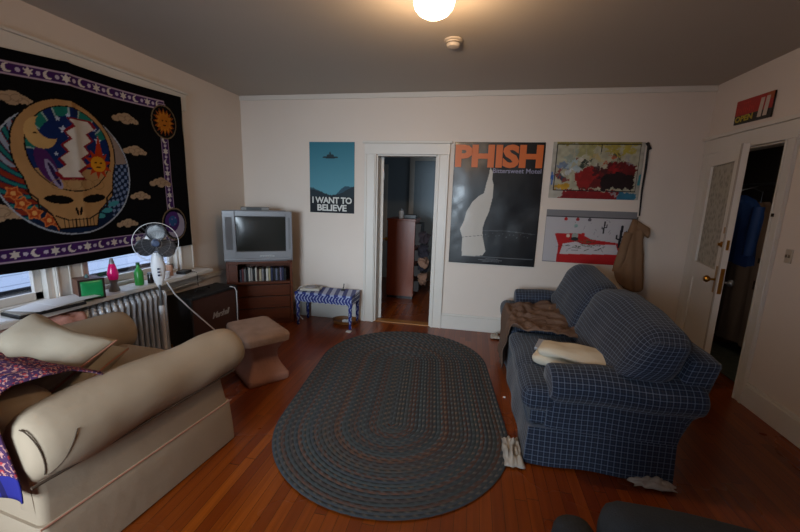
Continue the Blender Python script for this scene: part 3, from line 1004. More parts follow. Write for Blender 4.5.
for k in range(14):
    x, z = rs.uniform(.3, .85), rs.uniform(.28, .48)
    p.fill(p.line([(x, z), (x + rs.normal() * .015, z + rs.normal() * .02)], .004), '#6c6a72')
p.fill(p.ell(.315, .30, .035, .03) < 1, '#8f9690'); p.fill(p.ell(.315, .265, .04, .02) < 1, '#23282a')
def cactus(cx, cz, s):
    p.fill(p.line([(cx - .1 * s, cz - s), (cx, cz + s)], .026 * s / .11), '#191b22')
    p.fill(p.line([(cx, cz), (cx + .35 * s, cz + .05 * s), (cx + .4 * s, cz + .5 * s)], .018 * s / .11), '#191b22')
    p.fill(p.line([(cx - .05 * s, cz - .3 * s), (cx - .4 * s, cz - .2 * s), (cx - .4 * s, cz + .1 * s)], .016 * s / .11), '#191b22')
cactus(.775, .31, .11); cactus(.60, .40, .06)
root = thing('red_white_art_print', 'pale art print with red band, scribbles and black cactus, lower right print', 'poster', (bx0, D - 0.003, bz0))
thick(p.mesh('sheet', MATTE, root, lambda U, V: .002 + .001 * npnoise(U, V, 8, 35)))

# black strap hanging beside the prints
bm = B(); pts = [(1.69, D - .02, 2.165), (1.694, D - .024, 1.9), (1.69, D - .022, 1.7), (1.70, D - .024, 1.43)]
tube(bm, pts, [.010, .011, .009, .007], 6); tube(bm, [(1.674, D - .02, 2.165), (1.715, D - .02, 2.10)], .014, 6)
tag(obj('hanging_strap', bm, mat('black_webbing', '#101014', 0.8)), 'thin black strap hanging down the right edge of the prints to the coat', 'strap')

# tan jacket on its hook
root = thing('tan_jacket', 'tan brown jacket hanging on the back wall beside the lower print', 'jacket', (1.80, D, 0.36))
prof = [  # z, x-left, x-right, thickness
    (1.03, -.15, -.11, .03), (1.02, -.165, -.09, .05), (.99, -.175, -.055, .07), (.90, -.20, -.035, .09), (.84, -.205, -.045, .09), (.77, -.22, -.04, .10), (.68, -.25, -.02, .10), (.58, -.275, -.01, .10),
    (.50, -.29, 0, .11), (.42, -.27, .01, .11), (.36, -.24, .015, .11), (.31, -.19, .02, .11), (.285, -.17, .01, .10)]
secs = []
for k, (z, xl, xr, th) in enumerate(prof):
    s = []
    for j in range(28):
        a = 2 * PI * j / 28
        x = (xl + xr) / 2 + (xr - xl) / 2 * math.cos(a)
        y = -th / 2 - .012 - th / 2 * math.sin(a) * (1 + .35 * math.sin(x * 60 + z * 7))
        s.append((x, min(-.006, y), z + .012 * math.sin(x * 25)))
    secs.append(s)
TAN = mat('tan_canvas', '#7d614a', 0.9, var=0.12, bump=0.5, bscale=25, spec=0.15)
obj('body', loft(B(), secs), TAN, root, angle=80)
secs = []
for k in range(9):
    q = k / 8; z = .90 - .42 * q; cx = -.20 - .07 * q
    secs.append([(cx + .045 * math.cos(2 * PI * j / 14), -.085 - .03 * math.sin(2 * PI * j / 14) + .006 * math.sin(k * 2 + j), z) for j in range(14)])
obj('sleeve', loft(B(), secs), TAN, root, angle=80)
bm = B()
for kk in range(1):
    secs = []
    for k in range(6):
        q = k / 5
        secs.append([(-.14 + .13 * q + .0 * j, -.075 - .03 * math.cos(2 * PI * j / 10), 1.0 - .08 * q + .055 * math.sin(2 * PI * j / 10) - .02) for j in range(10)])
    loft(bm, secs)
obj('collar', bm, TAN, root, angle=80)
bm = B(); tube(bm, [(-.13, .0, 1.0), (-.13, -.05, 1.0), (-.13, -.07, 1.06)], .008, 8)
obj('hanging_loop', bm, STEEL, root)

# sign above the entrance door: local X runs towards -y
root = thing('shop_sign', 'small slanted red and black OPEN sign above the entrance door', 'sign', (R - 0.004, 3.985, 2.262), rot=(0, math.radians(0), -PI / 2))
W, HH = .43, .195
sgm = [lin('#a81b14')]
bm = B(); box(bm, 0, W, -.012, 0, 0, HH)
obj('board', bm, mat('sign_black', '#15100e', 0.4), root, smooth=False, rot=(0, math.radians(1.5), 0))
bm = B(); box(bm, .0, W, -.0135, -.0125, HH * .36, HH)
obj('red_panel', bm, mat('sign_red', '#a01a12', 0.4), root, smooth=False, rot=(0, math.radians(1.5), 0))
bm = B(); box(bm, W - .07, W, -.0145, -.0135, HH * .72, HH); obj('orange_corner', bm, mat('sign_orange', '#9c4a14', 0.4), root, smooth=False, rot=(0, math.radians(1.5), 0))
text('lettering', 'OPEN', .05, mat('sign_yellow', '#a99b2b', 0.5), root, (.015, -.0145, .014), width=.215, height=.05, bold=.002, rot=(PI / 2, 0, 0))
bm = B()
for k in range(9): box(bm, .03 + .024 * k, .042 + .024 * k, -.0150, -.0142, .085 + .012 * (k % 2), .135 - .01 * (k % 3))
for k in range(4): box(bm, .10 + .022 * k, .112 + .022 * k, -.0150, -.0142, .155, .168)
obj('faded_lettering', bm, mat('sign_dark_pink', '#b8352a', 0.5), root, smooth=False)
for k, xx in enumerate((.285, .345)):
    bm = B()
    v_ = [bm.verts.new(q) for q in ((xx, -.016, .014), (xx + .042, -.016, .012), (xx + .055, -.016, .158), (xx + .016, -.016, .160))]
    bm.faces.new(v_); r2 = bmesh.ops.extrude_face_region(bm, geom=list(bm.faces))
    bmesh.ops.translate(bm, verts=[e for e in r2['geom'] if isinstance(e, bmesh.types.BMVert)], vec=(0, .002, 0))
    obj('white_stick_mark', bm, mat('sign_white', '#b9ab9e', 0.5), root, smooth=False)

# ------------------------------------------------------------------ ceiling light and smoke detector
root = thing('ceiling_light', 'glowing round white glass globe light on the ceiling', 'ceiling light', (-0.285, 2.26, H))
obj('ceiling_plate', lathe(B(), [(.05, 0), (.085, -.003), (.09, -.015), (.085, -.03), (.075, -.04)], 32), mat('bronze', '#8c6a45', 0.35, 0.7), root)
t = NT('lit_opal_glass'); t.b.inputs['Emission Color'].default_value = (1, .86, .62, 1); t.b.inputs['Emission Strength'].default_value = 5.0; t.color(lin('#f4e6cf'))
pr = [(.075, -.035), (.088, -.042), (.108, -.062), (.114, -.09), (.106, -.118), (.085, -.142), (.056, -.158), (.026, -.165), (.004, -.167)]
gl = obj('glass_globe', lathe(B(), pr, 32), t.m, root)
lamp_o.location = (-0.285, 2.26, H - 0.235); lamp_d.shadow_soft_size = 0.05
lamp_o.parent = None
root = thing('smoke_detector', 'small round off-white smoke detector on the ceiling beside the globe light', 'smoke detector', (-0.225, 3.0, H))
obj('mounting_ring', lathe(B(), [(.05, 0), (.068, -.002), (.068, -.012), (.056, -.016)], 28), mat('offwhite_plastic', '#c2b6a6', 0.5), root)
obj('cover', lathe(B(), [(.054, -.014), (.052, -.035), (.042, -.05), (.02, -.054), (.003, -.054)], 28), mat('offwhite_plastic', '#c2b6a6', 0.5), root)
obj('vent_slot', lathe(B(), [(.0535, -.024), (.054, -.026), (.054, -.031), (.0525, -.033)], 28), mat('grey_slot', '#6f675d', 0.6), root)

# ------------------------------------------------------------------ radiator
root = thing('radiator', 'silver painted cast iron column radiator under the windows', 'radiator', (L + 0.16, 1.70, 0))
def rad_section():
    bm = B()
    for dx in (-.062, 0.0, .062):
        pts = [(dx, 0, .09), (dx, 0, .62)]
        # column of flattened section
        secs = []
        for z, s in ((.07, .7), (.10, 1.05), (.14, .9), (.20, .72), (.55, .72), (.60, .9), (.64, 1.05), (.668, .85), (.68, .4)):
            secs.append([(dx + .029 * s * math.cos(2 * PI * j / 10), .021 * s * math.sin(2 * PI * j / 10), z) for j in range(10)])
        loft(bm, secs)
    for z in (.11, .635):
        tube(bm, [(-.075, 0, z), (.075, 0, z)], .024, 10)
    return bm
n_sec = 20
proto = None
for k in range(n_sec):
    y = .05 + k * .0525
    if proto is None:
        proto = obj('section', rad_section(), RADM, root, loc=(0, y, 0))
    else:
        c = proto.copy(); c.location = (0, y, 0); COL.objects.link(c)
for y in (.05, .05 + (n_sec - 1) * .0525):
    for dx in (-.062, .062): obj('foot', lathe(B(), [(.012, .09), (.012, .03), (.022, 0)], 10, (dx, y, 0)), RADM, root)
bm = B(); tube(bm, [(0, .02, .11), (0, 1.10, .11)], .012, 8); tube(bm, [(0, .02, .635), (0, 1.10, .635)], .012, 8); obj('tie_pipe', bm, RADM, root)
bm = B(); lathe(bm, [(.03, 1.075), (.03, 1.11), (.012, 1.12), (.012, 1.16)], 12, (0, 0, .11), 'y'); tube(bm, [(0, 1.15, .11), (0, 1.15, 0)], .013, 8); obj('valve', bm, BRASS, root)

tag(cloth('pink_towel', lambda u, v: (L + .08 + .2 * v, 1.62 + .42 * u, .69 + .006 * math.sin(u * 20) + wob((u, v, 0), 6, .01) - max(0, v - .85) * .5), 20, 16, mat('pink_towelling', '#c08a7c', 0.95, bump=.4, bscale=150)),
    'pink towel lying over the left end of the radiator', 'towel')

# ------------------------------------------------------------------ things on the sill
SZ = 0.751
def sx(v): return L + v
root = thing('notebook_folder', 'black ring folder lying open on the window sill', 'folder', (-2.735, 1.90, SZ), math.radians(-8))
obj('cover', boxbm(-.09, .10, -.20, .17, 0, .022), mat('black_leatherette', '#151416', 0.5, bump=.3, bscale=120), root, smooth=False, bevel=.004)
obj('page_block', boxbm(-.085, .092, -.19, .16, .022, .030), mat('page_edges', '#8d877e', 0.8), root, smooth=False)
root = thing('paper_sheets', 'white paper sheets spread over the black folder', 'paper', (-2.73, 1.93, SZ + .031), math.radians(6))
for k, (dx, dy, rz) in enumerate(((0, 0, 0), (-.02, -.05, .12), (.01, .10, -.2))):
    o = obj('sheet', boxbm(-.105, .105, -.14, .14, 0, .0015), PAPER, root, smooth=False, loc=(dx, dy, .0016 * k), rot=(0, 0, rz))
root = thing('paper_stack', 'white paper sheets lying at the left end of the window sill', 'paper', (-2.77, 1.55, SZ))
for k, (dx, dy, rz) in enumerate(((0, 0, 0), (.0, -.03, .1))):
    obj('sheet', boxbm(-.09, .09, -.13, .13, 0, .003), PAPER, root, smooth=False, loc=(dx, dy, .003 * k), rot=(0, 0, rz))
# green-screen toy television
root = thing('toy_television', 'small brown wooden box television with green screen on the sill', 'television', (-2.765, 2.195, SZ), math.radians(66))
obj('case', boxbm(-.075, .075, -.085, .07, 0, .15), mat('toy_wood', '#6b4534', 0.5, var=.15, vscale=20), root, smooth=False, bevel=.003)
bm = B(); box(bm, -.078, .078, -.093, -.085, -.0, .012); box(bm, -.078, .078, -.093, -.085, .140, .153); box(bm, -.078, -.066, -.093, -.085, .012, .14); box(bm, .066, .078, -.093, -.085, .012, .14)
obj('bezel', bm, mat('dark_brown_bezel', '#2b1a16', 0.5), root, smooth=False)
obj('screen', rbox(.132, .012, .128, .005, 6, (0, .006, 0), c=(0, -.086, .076)), mat('green_glass', '#0e6a38', 0.3, var=.35, vscale=25, **{'Emission Color': (0.01, .16, .06, 1), 'Emission Strength': .35}), root)
obj('handle', lathe(B(), [(.014, .15), (.012, .162), (.006, .175), (.002, .178)], 12), mat('teal_plastic', '#47686a', 0.5), root)
# lava lamp
root = thing('lava_lamp', 'slim lava lamp with pink fluid and silver base on the sill', 'lava lamp', (-2.765, 2.40, SZ))
obj('base', lathe(B(), [(.038, 0), (.038, .008), (.026, .045), (.022, .06), (.030, .088), (.031, .092)], 24), SILVERP, root)
obj('glass', lathe(B(), [(.029, .088), (.037, .12), (.038, .14), (.030, .18), (.021, .215), (.019, .22)], 24), mat('pink_fluid', '#c3125f', 0.15, **{'Emission Color': (.5, .01, .12, 1), 'Emission Strength': .25}), root)
obj('cap', lathe(B(), [(.0195, .218), (.012, .255), (.008, .262), (.003, .263)], 20), SILVERP, root)
# little things right of it
root = thing('green_bottle', 'green bottle on the sill behind the fan', 'bottle', (-2.755, 2.62, SZ))
obj('body', lathe(B(), [(.032, 0), (.034, .01), (.034, .11), (.022, .135), (.012, .15), (.012, .175)], 20), mat('green_plastic', '#2f9a3e', 0.3), root)
obj('cap', lathe(B(), [(.015, .172), (.015, .192), (.004, .194)], 16), mat('green_plastic_dark', '#1c5a2a', 0.4), root)
root = thing('dark_jar', 'small dark jar with metal lid on the sill beside the green bottle', 'jar', (-2.72, 2.70, SZ))
obj('body', lathe(B(), [(.022, 0), (.024, .005), (.024, .07), (.02, .078)], 18), mat('dark_glass', '#1b171a', 0.2), root)
obj('lid', lathe(B(), [(.024, .078), (.024, .092), (.004, .094)], 18), STEEL, root)
root = thing('white_pot', 'small white pot on the sill right of the fan neck', 'pot', (-2.75, 2.90, SZ))
obj('body', lathe(B(), [(.025, 0), (.028, .004), (.034, .055), (.036, .06), (.028, .06), (.024, .02)], 20), WHITEP, root)
root = thing('wooden_figure', 'peach coloured candle on the sill behind the fan', 'candle', (-2.80, 3.0, SZ))
obj('candle_body', lathe(B(), [(.028, 0), (.028, .09), (.024, .10), (.003, .102)], 18), mat('peach_wax', '#b98d74', 0.6), root)
obj('wick', tube(B(), [(0, 0, .1), (0, 0, .112)], .002, 6), BLACKP, root)
root.name = 'candle'
root = thing('black_gadget', 'small flat black box at the right end of the window sill', 'electronic device', (-2.76, 3.13, SZ), .2)
obj('case', boxbm(-.045, .045, -.06, .06, 0, .028), BLACKP, root, smooth=False, bevel=.005)
obj('cord', tube(B(), [(.045, .03, .012), (.075, .04, .012), (.096, .05, .004), (.102, .05, -.05), (.102, .052, -.14)], .003, 6), BLACKP, root)

# ------------------------------------------------------------------ pedestal fan
root = thing('pedestal_fan', 'white pedestal fan with dark blades standing before the radiator', 'fan', (-2.36, 2.42, 0), math.radians(46))
# local -Y is the blowing direction
obj('base', lathe(B(), [(.20, 0), (.20, .012), (.17, .026), (.04, .04), (.03, .06)], 36), WHITEP, root)
obj('lower_pole', lathe(B(), [(.017, .05), (.017, .60), (.021, .61), (.021, .65), (.014, .66)], 18), WHITEP, root)
obj('upper_pole', lathe(B(), [(.010, .64), (.010, .84)], 14), STEEL, root)
# control head: flattened tapered housing
secs = []
for z, w, d in ((.80, .010, .010), (.83, .024, .02), (.87, .036, .026), (.92, .045, .03), (.98, .048, .032), (1.04, .04, .032), (1.08, .03, .03)):
    secs.append([(w * math.cos(2 * PI * j / 20), .01 + d * math.sin(2 * PI * j / 20), z) for j in range(20)])
hd = obj('control_head', loft(B(), secs), WHITEP, root)
for z in (.90, .925, .95): obj('button', boxbm(-.008, .008, -.034, -.022, z, z + .012), mat('dark_blue_plastic', '#262a44', 0.4), hd, smooth=False)
obj('motor_housing', lathe(B(), [(.03, .13), (.06, .12), (.075, .08), (.075, .03), (.05, .02), (.02, .015)], 24, (0, 0, 1.158), 'y'), WHITEP, root)
obj('axle', lathe(B(), [(.012, -.05), (.012, .02)], 12, (0, 0, 1.158), 'y'), STEEL, root)
BLADE = mat('smoked_blade', '#33353a', 0.35)
for k in range(3):
    a0 = math.radians(85 + 120 * k)
    bm = B(); n = 14; rows = []
    for i in range(n + 1):
        q = i / n; r = .020 + .122 * q
        ht = .012 + .056 * math.sin(min(1.0, q * .93 + .05) * PI) ** .6 if q < 1 else .010
        row = []
        for j in range(9):
            s = j / 8 * 2 - 1
            x_, z_ = r, s * ht
            row.append(bm.verts.new((x_ * math.cos(a0) - z_ * math.sin(a0), -.02 + .018 * s, x_ * math.sin(a0) + z_ * math.cos(a0))))
        rows.append(row)
    for i in range(n):
        for j in range(8): bm.faces.new((rows[i][j], rows[i + 1][j], rows[i + 1][j + 1], rows[i][j + 1]))
    o = obj('blade', bm, BLADE, root, loc=(0, 0, 1.158), angle=80)
    s = o.modifiers.new('t', 'SOLIDIFY'); s.thickness = .002
obj('hub', lathe(B(), [(.012, -.055), (.03, -.045), (.033, -.01), (.03, .01)], 20, (0, 0, 1.158), 'y'), mat('blue_grey_hub', '#3d4a66', 0.4), root)
WIRE = mat('white_wire', '#8e8f94', 0.5)
def cage(front):
    bm = B(); RR = .148; s = -1 if front else 1
    N = 26
    for k in range(N):
        a = 2 * PI * k / N; pts = []
        for i in range(8):
            q = i / 7; r = .035 + (RR - .035) * math.sin(q * PI / 2)
            d = s * .072 * math.cos(q * PI / 2) ** .8 if q < 1 else 0
            pts.append((r * math.cos(a), d - .005, r * math.sin(a)))
        tube(bm, pts, .00042, 4, caps=False)
    for r, d in ((.035, .07), (.09, .052)):
        tube(bm, [(r * math.cos(2 * PI * i / 32), s * d - .005, r * math.sin(2 * PI * i / 32)) for i in range(32)], .0008, 5, closed=True)
    return bm
obj('front_grille', cage(True), WIRE, root, loc=(0, 0, 1.158), smooth=False)
obj('rear_grille', cage(False), WIRE, root, loc=(0, 0, 1.158), smooth=False)
obj('rim', tube(B(), [(.149 * math.cos(2 * PI * i / 56), -.005, .149 * math.sin(2 * PI * i / 56)) for i in range(56)], .0024, 8, closed=True), WHITEP, root, loc=(0, 0, 1.158))
obj('centre_badge', lathe(B(), [(.003, -.084), (.020, -.082), (.023, -.076), (.023, -.07)], 24, (0, 0, 1.158), 'y'), mat('smoke_badge', '#43506a', 0.4), root)
# fan cord
bm = B(); tube(bm, [(-2.325, 2.455, .84), (-2.34, 2.54, .72), (-2.32, 2.66, .57), (-2.27, 2.77, .42), (-2.22, 2.85, .30), (-2.18, 2.90, .16), (-2.17, 2.93, .012)], .0055, 6)
tag(obj('white_fan_cord', bm, WHITEP), 'white cord sagging from the fan down past the amplifier', 'cord')

# ------------------------------------------------------------------ guitar amplifier
root = thing('guitar_amplifier', 'black speaker cabinet with brown grille cloth and white script logo', 'amplifier', (-2.80, 2.93, 0), math.radians(-7))
ah, aw, al = .57, .29, .61
def amp_fn(p_, t_):
    return p_
obj('cabinet', boxbm(0, aw - .03, 0, al, .012, ah), DARKV, root, smooth=False, bevel=.012)
bm = B(); box(bm, aw - .03, aw, 0, .028, .012, ah); box(bm, aw - .03, aw, al - .028, al, .012, ah); box(bm, aw - .03, aw, .028, al - .028, ah - .028, ah); box(bm, aw - .03, aw, .028, al - .028, .012, .045)
obj('front_frame', bm, DARKV, root, smooth=False, bevel=.006)
gr_ = obj('grille_cloth', boxbm(aw - .03, aw - .012, .028, al - .028, .045, ah - .028), mat('brown_grille', '#4a2a20', 0.85, var=.1, bump=.6, bscale=400), root, smooth=False)
text('logo', 'Marshall', .1, mat('logo_white', '#b0aca8', 0.4), root, (aw - .0115, .26, .295), width=.23, height=.062, rot=(PI / 2, 0, PI / 2), bold=.001, ext=.003, shear=.35, space=.85)
obj('handle', tube(B(), [(aw / 2 - .02, al / 2 - .09, ah), (aw / 2 - .02, al / 2 - .08, ah + .018), (aw / 2 - .02, al / 2 + .08, ah + .018), (aw / 2 - .02, al / 2 + .09, ah)], .009, 8), BLACKP, root)
for yy in (.0, al):
    for xx in (.02, aw - .05):
        obj('corner_cap', rbox(.05, .05, .05, .012, 3, c=(xx + .005, yy + (.02 if yy == 0 else -.02), ah - .021)), BLACKP, root)
for yy in (.05, al - .05):
    for xx in (.05, aw - .06): obj('foot', lathe(B(), [(.016, 0), (.016, .014)], 12, (xx, yy, 0)), BLACKP, root)
# white instrument cable draped over the front
bm = B(); tube(bm, [(-2.46, 3.40, .578), (-2.395, 3.385, .575), (-2.37, 3.38, .54), (-2.355, 3.36, .40), (-2.345, 3.34, .25), (-2.31, 3.33, .08), (-2.25, 3.36, .007), (-2.10, 3.42, .007)], .005, 6)
tag(obj('white_cable', bm, WHITEP), 'white cable hanging down over the amplifier front beside the logo', 'cable')

# ------------------------------------------------------------------ footstool
root = thing('footstool', 'brown suede hourglass footstool in front of the amplifier', 'footstool', (-1.765, 2.775, 0), math.radians(141))
SUEDE = mat('brown_suede', '#a87c6b', 0.95, var=.2, vscale=7, bump=.3, bscale=50, spec=.15)
SUEDE2 = mat('worn_suede_top', '#a68b7b', 0.95, var=.35, vscale=9, bump=.3, bscale=50, spec=.15)
def rrect(hx, hy, r, z, n=5):
    out = []
    for cx, cy, a0 in ((hx - r, hy - r, 0), (-hx + r, hy - r, PI / 2), (-hx + r, -hy + r, PI), (hx - r, -hy + r, 1.5 * PI)):
        for k in range(n + 1):
            a = a0 + PI / 2 * k / n
            out.append((cx + r * math.cos(a), cy + r * math.sin(a), z))
    return out
secs = []
for z, hx, hy in ((0, .255, .165), (.012, .262, .172), (.055, .262, .172), (.07, .252, .162), (.11, .215, .138), (.16, .188, .115), (.21, .178, .108), (.26, .188, .115), (.31, .222, .142), (.345, .255, .172)):
    secs.append(rrect(hx, hy, .025, z))
obj('pedestal', loft(B(), secs), SUEDE, root, angle=35)
secs = []
for z, g in ((.345, -.012), (.35, 0), (.395, .004), (.412, -.004), (.423, -.03), (.428, -.08)):
    secs.append(rrect(.275 + g, .185 + g, max(.02, .05 + g * .5), z))
obj('cushion_top', loft(B(), secs), SUEDE2, root, angle=60)

# ------------------------------------------------------------------ television cabinet
CABR = math.radians(28.5); CABL = (-2.715, 3.705, 0)
root = thing('television_cabinet', 'reddish brown wooden cabinet with open shelf and drawers under the television', 'cabinet', CABL, CABR)
CW, CD, CH = .725, .29, .775
bm = B()
box(bm, 0, .03, 0, CD, 0, CH); box(bm, CW - .03, CW, 0, CD, 0, CH); box(bm, 0, CW, CD - .015, CD, 0, CH)
box(bm, 0, CW, 0, CD, CH - .035, CH); box(bm, .03, CW - .03, 0, CD, .495, .525); box(bm, .03, CW - .03, .01, CD, 0, .06)
box(bm, .03, .12, 0, .02, .525, CH - .035)
obj('body', bm, WOOD, root, smooth=False, bevel=.003)
for z0, z1 in ((.065, .205), (.21, .35), (.355, .49)):
    dr = obj('drawer', boxbm(.034, CW - .034, -.008, CD - .03, z0, z1), WOOD, root, smooth=False, bevel=.004)
    obj('drawer_grip', boxbm(.04, CW - .04, -.010, -.006, z1 - .008, z1 - .002), mat('dark_groove', '#1f0e08', 0.6), dr, smooth=False)
cab_m = root
# dvd cases in the open shelf
ordn = ['leftmost', 'second from left', 'third from left', 'fourth from left', 'fifth from left', 'sixth from left', 'seventh from left', 'eighth from left', 'ninth from left', 'tenth from left', 'eleventh from left',
        'tenth from right', 'ninth from right', 'eighth from right', 'seventh from right', 'sixth from right', 'fifth from right', 'fourth from right', 'third from right', 'second from right', 'rightmost']
spine = [('dark purple', '#2d2636'), ('dark red', '#5a1e22'), ('grey', '#6e6c6e'), ('black', '#121214'), ('white', '#b9b7b0'), ('pale grey', '#9b9a98'), ('black', '#141416'), ('white', '#c2bfb5'), ('brown', '#4a3426'), ('cream', '#b5ab90'),
         ('grey', '#7d7d80'), ('black', '#16161a'), ('white', '#c6c4bc'), ('cream', '#a9a282'), ('dark blue', '#22294a'), ('black', '#111114'), ('blue grey', '#5d6478'), ('black', '#19191c'), ('lilac', '#6a6480'), ('dark blue', '#1f2544'), ('black', '#121216')]
x = .135
for k, (cn, cc) in enumerate(spine):
    wd = .020 + .0065 * random.random(); hh = .135 + .03 * random.random()
    ca, sa = math.cos(CABR), math.sin(CABR)
    lx, ly = x + wd / 2, .035 + .012 * random.random()
    o = thing('dvd_case', '%s dvd case in the row on the open shelf, %s' % (cn, ordn[k]), 'dvd case', (CABL[0] + lx * ca - ly * sa, CABL[1] + lx * sa + ly * ca, .5252), CABR, 'dvd cases on the open cabinet shelf')
    obj('case', boxbm(-wd / 2 + .001, wd / 2 - .001, 0, .13, 0, hh), mat('dvd_' + cn.replace(' ', '_') + str(k), cc, .4), o, smooth=False, bevel=.002)
    x += wd + .002

# television
root = thing('television', 'silver tube television with dark screen on the brown cabinet', 'television', (-2.722, 3.69, CH + .001), CABR)
TW, TH = .745, .572
def tvf(p_, t_):
    return p_
bm = B()
secs = []
for y, s, dz in ((.04, .99, 0), (.10, .97, 0), (.16, .86, .02), (.26, .70, .05), (.35, .60, .07)):
    hw = TW / 2 * s; hh = TH / 2 * s
    secs.append([(TW / 2 + q[0], y, TH / 2 + q[1] - dz * .6) for q in [(a, b) for a, b, _ in rrect(hw, hh, .04, 0)]])
loft(bm, secs)
bsh = obj('rear_housing', bm, mat('dark_grey_plastic', '#3d3e40', 0.5), root, angle=50)
# clip back of housing above cabinet
bm = B()
sx0, sx1, sz0, sz1 = .13, .675, .11, .51
fy = .0
box(bm, 0, sx0, fy, .05, .0, TH); box(bm, sx1, TW, fy, .05, .0, TH); box(bm, sx0, sx1, fy, .05, sz1, TH); box(bm, sx0, sx1, fy, .05, 0, sz0)
bmesh.ops.remove_doubles(bm, verts=bm.verts, dist=1e-5)
obj('bezel', bm, SILVERP, root, smooth=False, bevel=.006)
bm = B()
obj('screen_surround', boxbm(sx0, sx1, .012, .045, sz0, sz1), BLACKP, root, smooth=False)
obj('screen', rbox(sx1 - sx0 - .015, .02, sz1 - sz0 - .015, .008, 10, (0, .008, 0), c=((sx0 + sx1) / 2, .012, (sz0 + sz1) / 2)), mat('dark_crt_glass', '#2a2c2a', 0.16, spec=.6), root)
for xx in (.03, .70):
    obj('speaker_grille', boxbm(xx, xx + (.07 if xx < .1 else .02), -.003, 0, .13, .50), mat('grey_mesh', '#75777b', 0.6, bump=.5, bscale=500), root, smooth=False)
obj('control_strip', rbox(.16, .012, .022, .005, 4, c=(.46, -.002, .055)), mat('light_grey_plastic', '#a6a8ab', 0.4), root)
for k in range(5): obj('button', boxbm(.40 + k * .026, .416 + k * .026, -.011, -.006, .05, .06), mat('light_button', '#8a8c90', .4), root, smooth=False)
obj('lower_lip', rbox(TW - .04, .025, .03, .01, 4, c=(TW / 2, -.004, .018)), SILVERP, root)
# cable box on top
root = thing('cable_box', 'small grey cable box with black front on top of the silver television', 'cable box', (-2.565, 3.81, CH + .0005 + TH), CABR)
obj('case', boxbm(0, .30, .0, .10, .002, .042), mat('box_grey', '#6d6b68', .4), root, smooth=False, bevel=.004)
obj('black_front', boxbm(.06, .22, -.003, .001, .008, .038), BLACKP, root, smooth=False)
obj('foot', boxbm(.02, .32, .02, .09, 0, .003), BLACKP, root, smooth=False)

# ------------------------------------------------------------------ blue striped bench
root = thing('blue_bench', 'small low bench covered in blue and white striped paint', 'bench', (-1.665, 4.135, 0), math.radians(-1))
def bluemat(name, mode):
    t = NT(name); tc = t.node('ShaderNodeTexCoord'); sp = t.node('ShaderNodeSeparateXYZ'); t.l.new(tc.outputs['Object'], sp.inputs[0])
    if mode == 'stripe':
        q = t.math('ADD', t.math('MULTIPLY', sp.outputs[0], 1 / .10), t.math('MULTIPLY', sp.outputs[1], 2.5))
        f = t.math('GREATER_THAN', t.math('FRACT', t.math('ADD', q, 20)), .5)
    else:
        n = t.noise(38, 3); q = t.math('ADD', t.math('MULTIPLY', sp.outputs[0], 26), t.math('MULTIPLY', t.math('SINE', t.math('MULTIPLY', sp.outputs[2], 60)), .35))
        f = t.math('GREATER_THAN', t.math('ADD', t.math('SINE', t.math('MULTIPLY', q, 6.28)), t.math('MULTIPLY', t.math('SUBTRACT', n, .5), 3.0)), .6)
    t.color(t.mix(f, lin('#14297a'), lin('#a9b3cf'))); t.b.inputs['Roughness'].default_value = .5
    return t.m
BS, BP = bluemat('blue_white_stripe', 'stripe'), bluemat('blue_white_pattern', 'pattern')
bw, bd, bh = .36, .16, .41
obj('bench_top', boxbm(-bw, bw, -bd, bd, bh - .022, bh), BS, root, smooth=False, bevel=.004)
# scalloped apron
bm = B(); n = 60
for (x0, y0, x1, y1) in ((-bw + .01, -bd + .01, bw - .01, -bd + .01), (bw - .01, -bd + .01, bw - .01, bd - .01), (-bw + .01, -bd + .01, -bw + .01, bd - .01), (-bw + .01, bd - .01, bw - .01, bd - .01)):
    Ln = math.hypot(x1 - x0, y1 - y0); m_ = int(Ln / .0122)
    tx, ty = (x1 - x0) / Ln, (y1 - y0) / Ln
    top, bot = [], []
    for k in range(m_ + 1):
        q = k / m_; zz = bh - .105 - .012 * abs(math.sin(q * Ln / .07 * PI))
        for off, st_ in ((-.006, 0), (.006, 1)):
            pass
        top.append((x0 + (x1 - x0) * q, y0 + (y1 - y0) * q, bh - .022)); bot.append((x0 + (x1 - x0) * q, y0 + (y1 - y0) * q, zz))
    nx, ny = -ty * .006, tx * .006
    for k in range(m_):
        vs = []
        for sgn in (-1, 1):
            for P_ in (top[k], top[k + 1], bot[k + 1], bot[k]): vs.append(bm.verts.new((P_[0] + nx * sgn, P_[1] + ny * sgn, P_[2])))
        for f_ in ((0, 1, 2, 3), (7, 6, 5, 4), (0, 3, 7, 4), (1, 5, 6, 2), (3, 2, 6, 7), (0, 4, 5, 1)): bm.faces.new([vs[i] for i in f_])
bmesh.ops.remove_doubles(bm, verts=bm.verts, dist=1e-5)
obj('apron', bm, BP, root, smooth=False)
for sxx in (-1, 1):
    for syy in (-1, 1):
        cx, cy = sxx * (bw - .03), syy * (bd - .03)
        obj('leg', lathe(B(), [(.015, 0), (.018, .02), (.014, .05), (.02, .1), (.021, .22), (.026, .3), (.026, bh - .023)], 12, (cx, cy, 0)), BP, root)
